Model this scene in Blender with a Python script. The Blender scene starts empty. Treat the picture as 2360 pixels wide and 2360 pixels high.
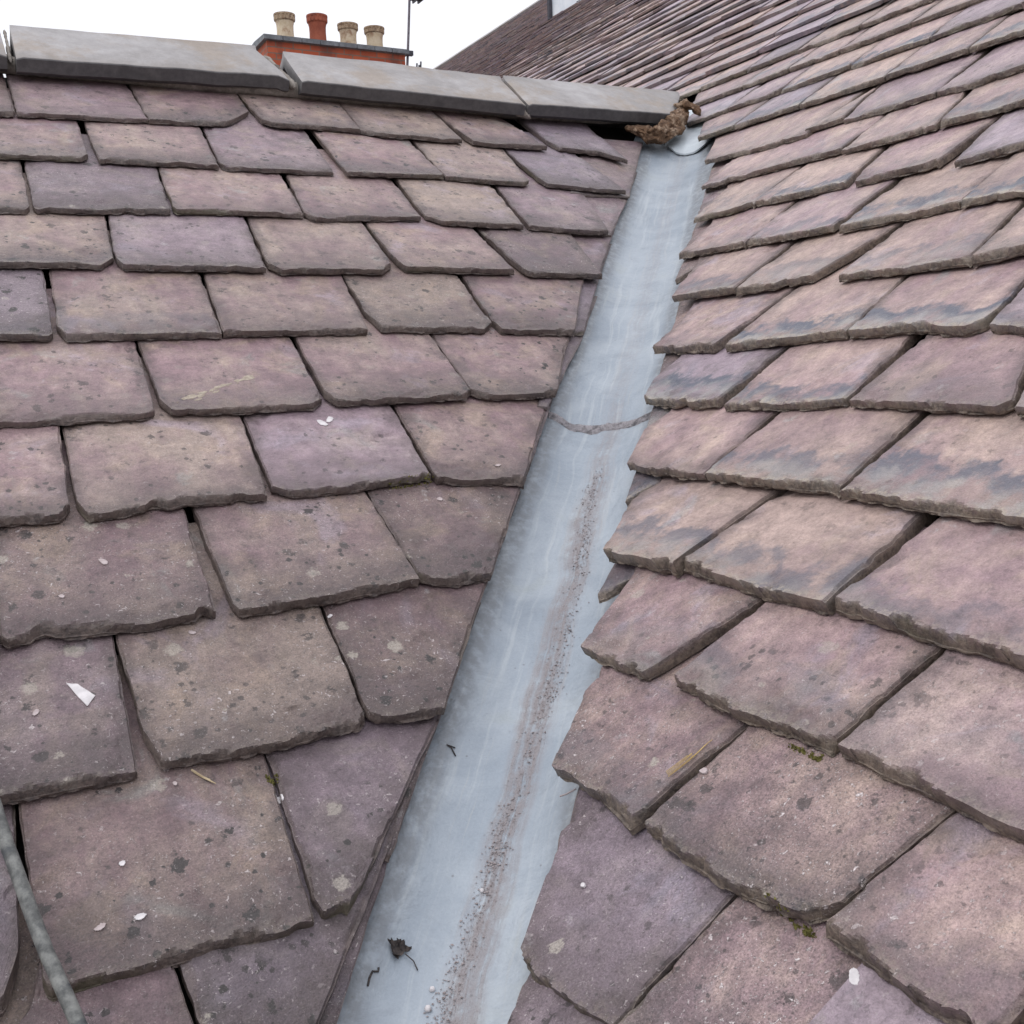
import bpy, bmesh, math, random
from mathutils import Vector, Matrix, noise
from mathutils.bvhtree import BVHTree
import numpy as np

random.seed(7)
sc = bpy.context.scene
col = sc.collection
EYE = Vector((0, 0, 6.5))                      # eye height above the yard

# ------------------------------------------------------------------ camera
def rot(yaw, pit, roll):
    cy, sy = math.cos(yaw), math.sin(yaw)
    f0 = Vector((sy, cy, 0)); r0 = Vector((cy, -sy, 0)); u0 = Vector((0, 0, 1))
    f = f0*math.cos(pit) + u0*math.sin(pit); u1 = u0*math.cos(pit) - f0*math.sin(pit)
    return r0*math.cos(roll) + u1*math.sin(roll), u1*math.cos(roll) - r0*math.sin(roll), f
CR, CU, CF = rot(math.radians(27.4737), math.radians(-7.9), math.radians(-2.095))
cam = bpy.data.objects.new('camera', bpy.data.cameras.new('camera')); col.objects.link(cam)
m = Matrix.Identity(4)
for i in range(3):
    m[i][0], m[i][1], m[i][2], m[i][3] = CR[i], CU[i], -CF[i], EYE[i]
cam.matrix_world = m
cam.data.sensor_width = 36; cam.data.sensor_fit = 'HORIZONTAL'
cam.data.lens = 36*2449.12/2360
cam.data.clip_start = 0.05; cam.data.clip_end = 3000
sc.camera = cam

# ------------------------------------------------------------------ light: bright overcast
SUN_EL, SUN_AZ = math.radians(52), math.radians(-60)     # azimuth from +Y towards +X
w = bpy.data.worlds.new('World'); sc.world = w; w.use_nodes = True
nt = w.node_tree; bg = nt.nodes['Background']
sky = nt.nodes.new('ShaderNodeTexSky'); sky.sky_type = 'NISHITA'; sky.sun_disc = False
sky.sun_elevation = SUN_EL; sky.sun_rotation = SUN_AZ; sky.air_density = 1.0; sky.dust_density = 3.0
mx = nt.nodes.new('ShaderNodeMix'); mx.data_type = 'RGBA'; mx.inputs[0].default_value = 0.86
nt.links.new(sky.outputs[0], mx.inputs[6]); 
# cloud cover: an overcast sky is brightest overhead
wtc = nt.nodes.new('ShaderNodeTexCoord'); wsp_ = nt.nodes.new('ShaderNodeSeparateXYZ'); nt.links.new(wtc.outputs['Generated'], wsp_.inputs[0])
wmr = nt.nodes.new('ShaderNodeMapRange'); nt.links.new(wsp_.outputs[2], wmr.inputs[0])
wmr.inputs[1].default_value = 0.0; wmr.inputs[2].default_value = 1.0; wmr.inputs[3].default_value = 8.0; wmr.inputs[4].default_value = 21.0
wvm = nt.nodes.new('ShaderNodeVectorMath'); wvm.operation = 'SCALE'; wvm.inputs[0].default_value = (1.0, 1.0, 1.045); nt.links.new(wmr.outputs[0], wvm.inputs[3])
nt.links.new(wvm.outputs[0], mx.inputs[7])
nt.links.new(mx.outputs[2], bg.inputs[0]); bg.inputs[1].default_value = 0.1
sl = bpy.data.lights.new('sun', 'SUN'); sl.energy = 0.7; sl.angle = math.radians(25); sl.color = (1, .97, .93)
so = bpy.data.objects.new('sun', sl); col.objects.link(so)
sd = Vector((math.sin(SUN_AZ)*math.cos(SUN_EL), math.cos(SUN_AZ)*math.cos(SUN_EL), math.sin(SUN_EL)))
so.rotation_euler = sd.to_track_quat('Z', 'Y').to_euler(); so.location = (0, 0, 30)
sc.view_settings.view_transform = 'Standard'; sc.view_settings.look = 'None'
sc.view_settings.exposure = 0.0; sc.view_settings.gamma = 1

# ------------------------------------------------------------------ roof frames (metres)
DL, DR = 1.25, 1.25*0.7036533
PL, PR = math.radians(34.353), math.radians(36.927)
class Frame:
    def __init__(s, U, V, N, d): s.U, s.V, s.N, s.d = Vector(U), Vector(V), Vector(N), d
    def at(s, u, v, h=0.0): return EYE + s.U*u + s.V*v + s.N*(h - s.d)
FL = Frame((1, 0, 0), (0, math.cos(PL), math.sin(PL)), (0, -math.sin(PL), math.cos(PL)), DL)
FR = Frame((0, 1, 0), (math.cos(PR), 0, math.sin(PR)), (-math.sin(PR), 0, math.cos(PR)), DR)
X0 = EYE + Vector((0.74011471, 1.41922027, -0.54404183))   # a point in the valley
HD = Vector((0.67282109, 0.73980523, 0)); PD = Vector((HD.y, -HD.x, 0))
def zl(y, h): return EYE.z + (h - DL + math.sin(PL)*(y - EYE.y))/math.cos(PL)
def zr(x, h): return EYE.z + (h - DR + math.sin(PR)*(x - EYE.x))/math.cos(PR)
VAL_L = 0.751     # du per dv along the valley, left roof
VAL_R = 0.879     # right roof
def uval_l(v): # valley line in left roof coords
    p = X0 - EYE; v0 = p.dot(FL.V); return p.x + VAL_L*(v - v0)
def uval_r(v):
    p = X0 - EYE; v0 = p.dot(FR.V); return p.y + VAL_R*(v - v0)

LEFT_SLATES = [
 ["0",[-56,3311],[225,3366],[[-46,3064],[226,3080]],"n"],
 ["0",[232,3368],[564,3418],[[231,3081],[576,3099]],"l"],
 ["0",[570,3420],[901,3437],[[576,3099],[794,3118],[821,3142],[897,3243]],"n"],
 ["0",[901,3437],[1237,3435],[[917,3159],[945,3137],[1182,3142],[1222,3134]],"n"],
 ["0",[1237,3435],[1569,3425],[[1224,3140],[1291,3112],[1568,3113]],"g"],
 ["0",[1570,3417],[1842,3382],[[1594,3159],[1604,3104],[1708,3098],[1882,3101]],"n"],
 ["0",[1918,3372],[2204,3382],[[1920,3180],[1939,3116],[2092,3101],[2173,3031]],"p"],
 ["1",[74,3012],[383,3054],[[87,2813],[357,2817],[378,2846]],"n"],
 ["1",[401,3045],[719,3061],[[398,2814],[708,2815]],"n"],
 ["1",[729,3068],[1048,3107],[[716,2827],[733,2807],[1039,2819]],"n"],
 ["1",[1074,3078],[1385,3099],[[1076,2811],[1390,2827]],"n"],
 ["1",[1399,3088],[1716,3071],[[1392,2824],[1659,2804],[1685,2832]],"g"],
 ["1",[1727,3065],[2011,3046],[[1732,2863],[1740,2812],[1889,2788],[2026,2785]],"p"],
 ["2",[-39,2772],[214,2793],[[-40,2512],[199,2515],[209,2539]],"n"],
 ["2",[221,2773],[544,2774],[[213,2543],[221,2519],[506,2533],[529,2538]],"d"],
 ["2",[548,2769],[880,2795],[[536,2553],[544,2536],[870,2541]],"l"],
 ["2",[895,2774],[1221,2797],[[873,2551],[893,2519],[986,2528],[1207,2547]],"n"],
 ["2",[1234,2786],[1546,2793],[[1224,2564],[1268,2521],[1514,2508]],"g"],
 ["2",[1563,2789],[1864,2767],[[1533,2511],[1640,2495],[1795,2491]],"n"],
 ["3",[78,2502],[372,2504],[[69,2259],[324,2260],[357,2301]],"n"],
 ["3",[377,2499],[712,2526],[[360,2293],[372,2251],[693,2245]],"n"],
 ["3",[720,2521],[1031,2495],[[703,2266],[726,2238],[895,2243],[987,2237],[1025,2281]],"g"],
 ["3",[1041,2495],[1358,2497],[[1044,2300],[1053,2258],[1217,2251],[1364,2247]],"n"],
 ["3",[1379,2492],[1671,2496],[[1390,2268],[1402,2235],[1630,2224]],"k"],
 ["4",[-27,2224],[205,2223],[[-28,1975],[184,1968],[194,1982]],"d"],
 ["4",[216,2223],[538,2226],[[205,2009],[217,1964],[525,1966]],"n"],
 ["4",[546,2226],[883,2227],[[529,1969],[807,1966],[856,1965]],"n"],
 ["4",[884,2208],[1199,2233],[[880,2057],[892,1974],[1149,1961],[1183,1992]],"t"],
 ["4",[1213,2228],[1549,2192],[[1192,2009],[1197,1959],[1392,1942]],"n"],
 ["5",[66,1941],[349,1934],[[58,1688],[324,1687],[342,1702]],"l"],
 ["5",[354,1920],[678,1940],[[353,1737],[371,1694],[497,1688],[647,1693],[673,1719]],"l"],
 ["5",[686,1925],[1012,1955],[[682,1734],[697,1696],[721,1696],[987,1696],[1009,1715]],"n"],
 ["5",[1017,1951],[1336,1879],[[1009,1718],[1035,1695],[1093,1687],[1217,1691]],"n"],
 ["6",[-53,1691],[170,1677],[[-56,1428],[146,1417],[159,1432]],"l"],
 ["6",[175,1676],[501,1685],[[169,1452],[182,1413],[316,1423],[345,1433],[366,1427],[486,1426]],"g"],
 ["6",[505,1681],[820,1684],[[499,1451],[529,1428],[635,1427],[635,1427],[810,1442]],"l"],
 ["6",[827,1683],[1176,1659],[[815,1449],[819,1429],[994,1402]],"n"],
 ["7",[-171,1417],[37,1413],[[-159,1156],[23,1147]],"n"],
 ["7",[42,1412],[340,1422],[[29,1166],[37,1153],[76,1158],[225,1151],[335,1161]],"d"],
 ["7",[357,1414],[675,1421],[[362,1171],[369,1151],[549,1155],[683,1169]],"n"],
 ["7",[677,1414],[990,1398],[[684,1171],[745,1155],[815,1159]],"t"],
 ["8",[16,1148],[182,1151],[[-35,888],[172,890]],"d"],
 ["8",[186,1148],[504,1149],[[189,957],[204,896],[344,889],[467,898],[483,896],[499,911]],"t"],
 ["8",[508,1146],[799,1143],[[501,942],[503,913],[520,898],[619,894]],"d"],
 ["9",[-94,881],[22,879],[[-122,631],[-35,616],[-12,618],[8,674]],"k"],
 ["9",[27,876],[345,886],[[28,631],[32,619],[173,619],[257,619],[334,616]],"d"],
 ["9",[347,885],[609,888],[[342,647],[346,625],[378,620],[400,642]],"d"],
 ["10",[10,620],[167,613],[[-66,521],[182,471]],"d"],
 ["10",[172,613],[412,634],[[188,471],[279,468]],"d"],
]
LEFT_UNDER = [
 ["0",[2196,3381],[2368,3248],[[1811,2781],[2042,2783]],""],
 ["1",[1850,2778],[2038,2782],[[1645,2506],[1818,2504]],""],
 ["2",[1671,2496],[1821,2504],[[1497,2280],[1653,2272]],""],
 ["3",[1513,2221],[1617,2222],[[1360,1962],[1437,1968]],""],
 ["4",[1333,1938],[1439,1967],[[1157,1668],[1180,1659]],""],
 ["5",[1140,1690],[1214,1698],[[977,1405],[1003,1408]],""],
 ["6",[968,1412],[1001,1408],[[786,1168],[819,1163]],""],
 ["7",[782,1160],[822,1162],[[630,947],[660,938]],""],
 ["8",[592,896],[624,899],[[451,690],[474,684]],""],
 ["9",[460,716],[478,694],[[284,498],[330,483]],""],
]
RIGHT_SLATES = [
 ["a",[3083,2403],[2450,2317],[[2960,2242],[2645,2212],[2458,2215]],"n"],
 ["a",[2428,2309],[2354,2339],[[2477,2237],[2337,2249]],"g"],
 ["a",[2343,2326],[2013,2341],[[2329,2240],[2144,2228],[2006,2234]],"n"],
 ["a",[1996,2333],[1654,2317],[[2003,2236],[1887,2219],[1687,2258]],"n"],
 ["b",[2810,2222],[2179,2216],[[2774,2041],[2441,2040],[2178,2040]],"n"],
 ["b",[2161,2217],[1910,2221],[[2165,2032],[1991,2023],[1861,2034]],"g"],
 ["b",[1887,2219],[1570,2230],[[1850,2034],[1628,2035],[1519,2045]],"n"],
 ["c",[2639,2020],[2336,2030],[[2592,1824],[2456,1825],[2338,1839]],"t"],
 ["c",[2322,2029],[2026,2023],[[2335,1842],[2143,1830],[1995,1836]],"t"],
 ["c",[2002,2015],[1703,2015],[[1957,1829],[1899,1827],[1715,1833]],"n"],
 ["c",[1684,2022],[1461,2013],[[1660,1816],[1499,1826],[1427,1839]],"l"],
 ["d",[2491,1803],[2180,1804],[[2450,1624],[2168,1619]],"n"],
 ["d",[2171,1809],[1846,1802],[[2162,1623],[1991,1618],[1863,1620]],"b"],
 ["d",[1829,1797],[1528,1797],[[1838,1613],[1691,1622],[1528,1634]],"t"],
 ["d",[1522,1805],[1283,1823],[[1518,1632],[1379,1632],[1260,1645]],"t"],
 ["e",[2349,1600],[2005,1595],[[2235,1404],[2001,1409]],"n"],
 ["e",[1994,1597],[1691,1600],[[1994,1404],[1882,1407],[1763,1427]],"t"],
 ["e",[1665,1604],[1379,1603],[[1673,1410],[1508,1408],[1351,1414]],"t"],
 ["e",[1363,1599],[1144,1622],[[1345,1408],[1254,1429],[1115,1443]],"g"],
 ["f",[2155,1384],[1832,1388],[[2095,1197],[1997,1187],[1853,1183],[1853,1199]],"n"],
 ["f",[1810,1388],[1506,1399],[[1812,1184],[1669,1196],[1492,1212]],"t"],
 ["f",[1494,1395],[1214,1402],[[1484,1212],[1319,1216],[1214,1197],[1191,1215],[1188,1252]],"b"],
 ["f",[1202,1400],[1004,1407],[[1175,1206],[1109,1195],[965,1190]],"b"],
 ["g",[1978,1179],[1660,1187],[[1913,1008],[1795,998],[1664,1002]],"b"],
 ["g",[1637,1184],[1351,1187],[[1636,996],[1391,1008],[1341,1024]],"b"],
 ["g",[1314,1183],[1087,1184],[[1325,1017],[1092,1006],[1029,1004],[1015,1024]],"n"],
 ["g",[1065,1183],[863,1178],[[999,1004],[840,997]],"n"],
 ["h",[1819,994],[1507,996],[[1745,809],[1585,801],[1508,811]],"n"],
 ["h",[1489,995],[1183,1003],[[1501,809],[1321,808],[1183,811]],"n"],
 ["h",[1164,1001],[906,1005],[[1176,807],[1011,799],[862,795],[848,795]],"t"],
 ["i",[1640,797],[1340,803],[[1551,588],[1355,591],[1360,594]],"t"],
 ["i",[1325,800],[1035,784],[[1355,605],[1159,594],[1028,597]],"t"],
 ["i",[999,792],[727,787],[[1019,601],[844,592],[736,590],[691,592]],"b"],
 ["j",[1472,579],[1175,593],[[1402,404],[1292,402],[1232,406],[1222,426]],"n"],
 ["j",[1154,594],[853,590],[[1170,411],[1014,403],[870,409]],"n"],
 ["j",[843,590],[579,575],[[856,412],[749,406],[619,402],[588,402]],"l"],
 ["k",[1338,381],[1025,403],[[1235,219],[1135,218],[1039,207],[1036,225]],"p"],
 ["k",[1014,404],[707,395],[[1021,216],[959,213],[861,213],[774,223],[754,229],[737,250],[730,259]],"d"],
 ["k",[702,397],[517,394],[[728,226],[581,219],[534,216]],"n"],
 ["l",[1147,208],[863,211],[[1032,9],[999,3],[933,10],[856,20]],"p"],
 ["l",[855,213],[590,218],[[851,21],[699,46]],"d"],
 ["m",[1018,7],[856,20],[[957,-88],[829,-70]],"p"],
]
RIGHT_UNDER = [
 ["a",[3246,2587],[2825,2427],[[2772,2048],[2655,2062]],""],
 ["b",[2979,2261],[2666,2180],[[2626,1870],[2565,1936]],""],
 ["c",[2784,2041],[2527,1998],[[2463,1645],[2415,1736]],""],
 ["d",[2600,1828],[2380,1795],[[2362,1515],[2321,1604]],""],
 ["e",[2468,1637],[2205,1599],[[1973,1095],[1985,1192]],""],
 ["f",[2248,1401],[2008,1396],[[1837,927],[1816,997]],""],
 ["g",[1914,1021],[1771,1013],[[1680,733],[1640,797]],""],
 ["h",[1761,834],[1627,822],[[1550,591],[1506,632]],""],
 ["i",[1566,606],[1432,594],[[1510,511],[1498,522],[1480,577]],""],
]
RIGHT_BEND = {"f": [2108, 1302], "g": [1972, 1089], "h": [1835, 927], "i": [1655, 737], "k": [1335, 348], "l": [1152, 157], "e": [2297, 1506]}
# ------------------------------------------------------------------ helpers
def tag(o, label=None, cat=None, group=None, kind=None):
    if label: o['label'] = label
    if cat: o['category'] = cat
    if group: o['group'] = group
    if kind: o['kind'] = kind
    return o
def empty(name, loc):
    o = bpy.data.objects.new(name, None); col.objects.link(o); o.location = loc
    o.empty_display_size = 0.1
    return o
class MB:
    """collects world-space vertices and faces of ONE mesh object"""
    def __init__(s): s.v, s.f, s.uv, s.tone, s.wear, s.edge, s.rim = [], [], [], [], [], [], []
    def add(s, p, uv=(0, 0), tone=(.5, .5, .5), wear=(0, 0, 0), edge=0.0, rim=.2):
        s.v.append(tuple(p)); s.uv.append(uv); s.tone.append(tone); s.wear.append(wear); s.edge.append(edge); s.rim.append(rim)
        return len(s.v)-1
    def build(s, name, mat, parent=None, smooth=35, flip=None, loc=None):
        base = Vector(parent_world(parent)) if parent else Vector(loc if loc is not None else s.v[0])
        me = bpy.data.meshes.new(name)
        me.from_pydata([(a-base.x, b-base.y, c-base.z) for a, b, c in s.v], [], s.f)
        uvl = me.uv_layers.new(name='UVMap')
        idx = np.empty(len(me.loops), dtype=np.int32); me.loops.foreach_get('vertex_index', idx)
        uvl.data.foreach_set('uv', np.array(s.uv, dtype=np.float32)[idx].ravel())
        for nm, dat in (('tone', s.tone), ('wear', s.wear)):
            a = me.attributes.new(nm, 'FLOAT_VECTOR', 'POINT')
            a.data.foreach_set('vector', np.array(dat, dtype=np.float32).ravel())
        a = me.attributes.new('edge', 'FLOAT', 'POINT'); a.data.foreach_set('value', np.array(s.edge, dtype=np.float32))
        a = me.attributes.new('rim', 'FLOAT', 'POINT'); a.data.foreach_set('value', np.array(s.rim, dtype=np.float32))
        bm = bmesh.new(); bm.from_mesh(me)
        bmesh.ops.recalc_face_normals(bm, faces=bm.faces); bm.to_mesh(me); bm.free()
        if smooth:
            me.polygons.foreach_set('use_smooth', [True]*len(me.polygons))
            me.set_sharp_from_angle(angle=math.radians(smooth))
        me.materials.append(mat); me.update()
        o = bpy.data.objects.new(name, me); col.objects.link(o)
        if parent: o.parent = parent
        else: o.location = base
        return o
def parent_world(o):
    p = Vector(o.location)
    while o.parent: o = o.parent; p += Vector(o.location)
    return p
def box(mb, c, ax, ay, az, **k):
    c, ax, ay, az = map(Vector, (c, ax, ay, az))
    i = [mb.add(c + ax*a + ay*b + az*d, uv=(a*ax.length, d*az.length+b*ay.length), **k) for d in (-1, 1) for b in (-1, 1) for a in (-1, 1)]
    for q in ((0,1,3,2), (4,6,7,5), (0,4,5,1), (1,5,7,3), (3,7,6,2), (2,6,4,0)): mb.f.append([i[j] for j in q])
def tube(mb, pts, rad, n=10, cap=True, **k):
    pts = [Vector(p) for p in pts]; rings = []
    if not isinstance(rad, (list, tuple)): rad = [rad]*len(pts)
    for j, p in enumerate(pts):
        t = (pts[min(j+1, len(pts)-1)] - pts[max(j-1, 0)]).normalized()
        a = t.orthogonal().normalized() if j == 0 else (pa - t*pa.dot(t)).normalized()
        pa = a; b = t.cross(a)
        rings.append([mb.add(p + (a*math.cos(2*math.pi*i/n) + b*math.sin(2*math.pi*i/n))*rad[j], uv=(i/n, j*.05), **k) for i in range(n)])
    for r0, r1 in zip(rings, rings[1:]):
        for i in range(n): mb.f.append([r0[i], r0[(i+1) % n], r1[(i+1) % n], r1[i]])
    if cap: mb.f.append(rings[0][::-1]); mb.f.append(rings[-1])
def lathe(mb, base, prof, n=24, axis=Vector((0, 0, 1)), **k):
    a = axis.orthogonal().normalized(); b = axis.cross(a); rings = []
    for r, z in prof:
        rings.append([mb.add(Vector(base) + axis*z + (a*math.cos(2*math.pi*i/n) + b*math.sin(2*math.pi*i/n))*r, uv=(i/n, z), **k) for i in range(n)])
    for r0, r1 in zip(rings, rings[1:]):
        for i in range(n): mb.f.append([r0[i], r0[(i+1) % n], r1[(i+1) % n], r1[i]])
    mb.f.append(rings[0][::-1]); mb.f.append(rings[-1])
def nz(x, y, z=0.0): return noise.noise(Vector((x, y, z)))
def fr(x, y, z=0.0, o=4): return noise.fractal(Vector((x, y, z)), 1.0, 2.0, o)
def sstep(a, b, x):
    t = max(0.0, min(1.0, (x-a)/(b-a))); return t*t*(3-2*t)

# ------------------------------------------------------------------ materials
def newmat(name):
    M = bpy.data.materials.new(name); M.use_nodes = True
    return M, M.node_tree, M.node_tree.nodes['Principled BSDF']
class G:
    """small node-graph helper"""
    def __init__(s, nt): s.nt = nt
    def n(s, t, **k):
        x = s.nt.nodes.new(t)
        for a, b in k.items(): setattr(x, a, b)
        return x
    def l(s, a, b): s.nt.links.new(a, b)
    def val(s, sock, v):
        if isinstance(v, bpy.types.NodeSocket): s.l(v, sock)
        else: sock.default_value = v
    def math(s, op, a, b=0.0, c=0.0, clamp=False):
        x = s.n('ShaderNodeMath', operation=op, use_clamp=clamp)
        s.val(x.inputs[0], a); s.val(x.inputs[1], b); s.val(x.inputs[2], c); return x.outputs[0]
    def mix(s, f, a, b, mode='MIX'):
        x = s.n('ShaderNodeMix', data_type='RGBA', blend_type=mode)
        s.val(x.inputs[0], f)
        for k, q in ((6, a), (7, b)):
            if isinstance(q, bpy.types.NodeSocket): s.l(q, x.inputs[k])
            else: x.inputs[k].default_value = (*q, 1) if len(q) == 3 else q
        return x.outputs[2]
    def ramp(s, f, a, b, lo=0.0, hi=1.0):
        x = s.n('ShaderNodeMapRange', interpolation_type='SMOOTHSTEP')
        s.val(x.inputs[0], f); s.val(x.inputs[1], a); s.val(x.inputs[2], b); s.val(x.inputs[3], lo); s.val(x.inputs[4], hi)
        return x.outputs[0]
    def noise(s, vec, scale, detail=4, rough=.55, dist=0.0):
        x = s.n('ShaderNodeTexNoise'); s.l(vec, x.inputs['Vector'])
        x.inputs['Scale'].default_value = scale; x.inputs['Detail'].default_value = detail
        x.inputs['Roughness'].default_value = rough; x.inputs['Distortion'].default_value = dist
        return x.outputs[0]
    def voro(s, vec, scale, feat='F1', rnd=1.0):
        x = s.n('ShaderNodeTexVoronoi', feature=feat); s.l(vec, x.inputs['Vector'])
        x.inputs['Scale'].default_value = scale; x.inputs['Randomness'].default_value = rnd
        return x
    def attr(s, name, out='Vector'):
        return s.n('ShaderNodeAttribute', attribute_name=name).outputs[out]
    def sep(s, v):
        x = s.n('ShaderNodeSeparateXYZ'); s.l(v, x.inputs[0]); return x.outputs
    def comb(s, a, b, c):
        x = s.n('ShaderNodeCombineXYZ'); s.val(x.inputs[0], a); s.val(x.inputs[1], b); s.val(x.inputs[2], c); return x.outputs[0]
    def vmath(s, op, a, b):
        x = s.n('ShaderNodeVectorMath', operation=op)
        s.l(a, x.inputs[0]) if isinstance(a, bpy.types.NodeSocket) else setattr(x.inputs[0], 'default_value', a)
        s.l(b, x.inputs[1]) if isinstance(b, bpy.types.NodeSocket) else setattr(x.inputs[1], 'default_value', b)
        return x.outputs[0]
    def bump(s, h, strength, dist, prev=None):
        x = s.n('ShaderNodeBump'); s.l(h, x.inputs['Height'])
        x.inputs['Strength'].default_value = strength; x.inputs['Distance'].default_value = dist
        if prev is not None: s.l(prev, x.inputs['Normal'])
        return x.outputs[0]

def slate_material(name, A, B, BR, LI, GR_, E1, E2):
    M, nt, bs = newmat(name); g = G(nt)
    geo = g.n('ShaderNodeNewGeometry')
    tone = g.sep(g.attr('tone')); wear = g.sep(g.attr('wear')); edge = g.attr('edge', 'Fac')
    hue, bri, seed = tone; spk, band, grit = wear
    uvn = g.n('ShaderNodeUVMap'); uvn.uv_map = 'UVMap'; uv = g.sep(uvn.outputs[0])
    off = g.comb(g.math('MULTIPLY', seed, 37.0), g.math('MULTIPLY', seed, 91.0), g.math('MULTIPLY', seed, 13.0))
    P = g.vmath('ADD', geo.outputs['Position'], off)
    def mul(c, f): return g.mix(1.0, c, g.comb(f, f, f), 'MULTIPLY')
    def blend(c, m, col_, k): return g.mix(g.math('MULTIPLY', m, k, clamp=True), c, col_)
    def cen(x, k): return g.math('MULTIPLY', g.math('SUBTRACT', x, .5), k)
    def sh(x, y, z): return g.vmath('ADD', P, (x, y, z))
    n_lo = g.noise(P, 5.0, 4, .6, .5); n_mid = g.noise(P, 24, 6, .68); n_hi = g.noise(P, 110, 5, .72); n_vhi = g.noise(P, 380, 3, .75)
    SV = g.comb(g.math('MULTIPLY', uv[0], 30.0), g.math('MULTIPLY', uv[1], 5.0), g.math('MULTIPLY', seed, 50.0))
    n_str = g.noise(SV, 1.0, 5, .65)
    f = g.math('ADD', cen(n_lo, 3.0), hue); f = g.math('ADD', f, cen(n_str, 1.3)); f = g.math('ADD', f, cen(n_mid, .7), clamp=True)
    c = g.mix(f, A, B)
    lil = g.ramp(g.noise(sh(4.4, 8.1, .3), 6.5, 4, .6, .8), .56, .70)
    c = blend(c, lil, LI, .65)
    gre = g.ramp(g.noise(sh(9.4, 2.1, 5.3), 7.5, 5, .62, .8), .60, .72)
    c = blend(c, gre, GR_, .65)
    tan = g.ramp(g.noise(sh(7.3, 1.1, 4.2), 9, 5, .62, .6), .50, .68)
    c = blend(c, tan, BR, .70)
    c = blend(c, g.ramp(hue, .32, .02), (.262, .240, .300), .50)
    c = mul(c, g.math('ADD', g.math('ADD', cen(n_mid, 1.5), cen(n_hi, 1.0)), 1.0))
    c = mul(c, g.math('ADD', cen(n_lo, .55), 1.0)); c = mul(c, g.math('ADD', cen(n_str, .35), 1.0))
    c = mul(c, g.math('ADD', bri, .5))
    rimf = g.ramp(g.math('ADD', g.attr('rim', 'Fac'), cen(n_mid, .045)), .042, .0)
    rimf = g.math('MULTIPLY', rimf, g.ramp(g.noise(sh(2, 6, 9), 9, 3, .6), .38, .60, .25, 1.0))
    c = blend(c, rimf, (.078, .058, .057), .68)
    # pale scuffs
    sc_ = g.ramp(g.noise(sh(1.3, 9.1, 2.2), 13, 6, .72), .64, .72)
    c = blend(c, sc_, (.47, .46, .46), .42)
    # weathered dark towards the tail, breaking up into specks
    vv = g.math('ADD', uv[1], g.math('ADD', cen(n_lo, .16), cen(n_mid, .13)))
    tail = g.math('MULTIPLY', g.ramp(vv, .145, -.005), g.math('MULTIPLY', spk, 1.3), clamp=True)
    tsp = g.ramp(g.math('ADD', n_hi, g.math('MULTIPLY', n_mid, .5)), .60, .88)
    c = blend(c, g.math('MULTIPLY', tail, g.math('ADD', .45, g.math('MULTIPLY', tsp, .6))), (.070, .053, .054), .85)
    big = g.ramp(g.noise(sh(3.3, 5.1, 8.8), 7.0, 6, .68), .57, .72)
    c = blend(c, g.math('MULTIPLY', big, spk), (.070, .056, .056), .62)
    # dark lichen spots
    for sc0, k0, wx_ in ((30, .62, 0.0), (66, .62, 3.7)):
        vo = g.voro(sh(wx_, wx_*.7, 1.0), sc0)
        d = g.math('ADD', vo.outputs['Distance'], g.math('ADD', cen(n_hi, 1.1), cen(n_mid, .8)))
        pick = g.sep(vo.outputs['Color'])
        size = g.math('MULTIPLY', g.math('SUBTRACT', pick[0], .60), .85)
        spot = g.math('MULTIPLY', g.ramp(g.math('SUBTRACT', d, size), .035, -.045), g.ramp(g.math('ADD', n_lo, g.math('MULTIPLY', tail, .25)), .40, .56))
        c = blend(c, g.math('MULTIPLY', spot, g.math('ADD', g.math('MULTIPLY', spk, 1.3), .15)), (.036, .031, .031), k0*1.1)
    # blue-grey damp stain some way above the tail, patchy, with tan lichen below it
    n_b = g.noise(P, 8, 4, .6, .4); n_b2 = g.noise(sh(5, 5, 1), 16, 5, .65)
    bsh = g.math('MULTIPLY', g.math('SUBTRACT', g.math('FRACT', g.math('MULTIPLY', seed, 17.31)), .6), .055)
    bv = g.math('ADD', g.math('ADD', uv[1], bsh), g.math('ADD', g.math('ADD', cen(n_b, .17), cen(n_str, .05)), cen(n_mid, .045)))
    bm_ = g.math('MULTIPLY', g.ramp(bv, .078, .056), g.ramp(bv, -.004, .040))
    bm_ = g.math('MULTIPLY', bm_, g.ramp(n_b2, .36, .56, .12, 1.0))
    c = blend(c, g.math('MULTIPLY', bm_, band), (.088, .096, .128), .92)
    lowz = g.math('MULTIPLY', g.ramp(bv, .050, .012), g.ramp(n_b2, .40, .60))
    c = blend(c, g.math('MULTIPLY', lowz, band), (.300, .300, .290), .60)
    tl = g.math('MULTIPLY', g.ramp(g.math('ADD', uv[1], cen(n_mid, .05)), .020, .004), g.math('ADD', g.math('MULTIPLY', band, .7), .2))
    c = blend(c, g.math('MULTIPLY', tl, g.ramp(n_hi, .40, .60)), (.36, .31, .245), .85)
    # pale crusts of lichen
    vl = g.voro(sh(2.1, 2.7, 3.1), 19); pl = g.sep(vl.outputs['Color'])
    dl_ = g.math('ADD', vl.outputs['Distance'], g.math('ADD', cen(n_hi, .6), cen(n_mid, .3)))
    ls = g.math('MULTIPLY', g.math('SUBTRACT', pl[1], .60), .62)
    lm = g.math('MULTIPLY', g.ramp(g.math('SUBTRACT', dl_, ls), .04, -.06), grit, clamp=True)
    c = blend(c, lm, (.42, .385, .33), .62)
    # tiny pale flecks and grain
    f1 = g.ramp(g.noise(sh(3, 7, 5), 130, 3, .6, .6), .620, .690); f2 = g.ramp(g.noise(sh(7, 2, 8), 290, 2, .6), .630, .700)
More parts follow.
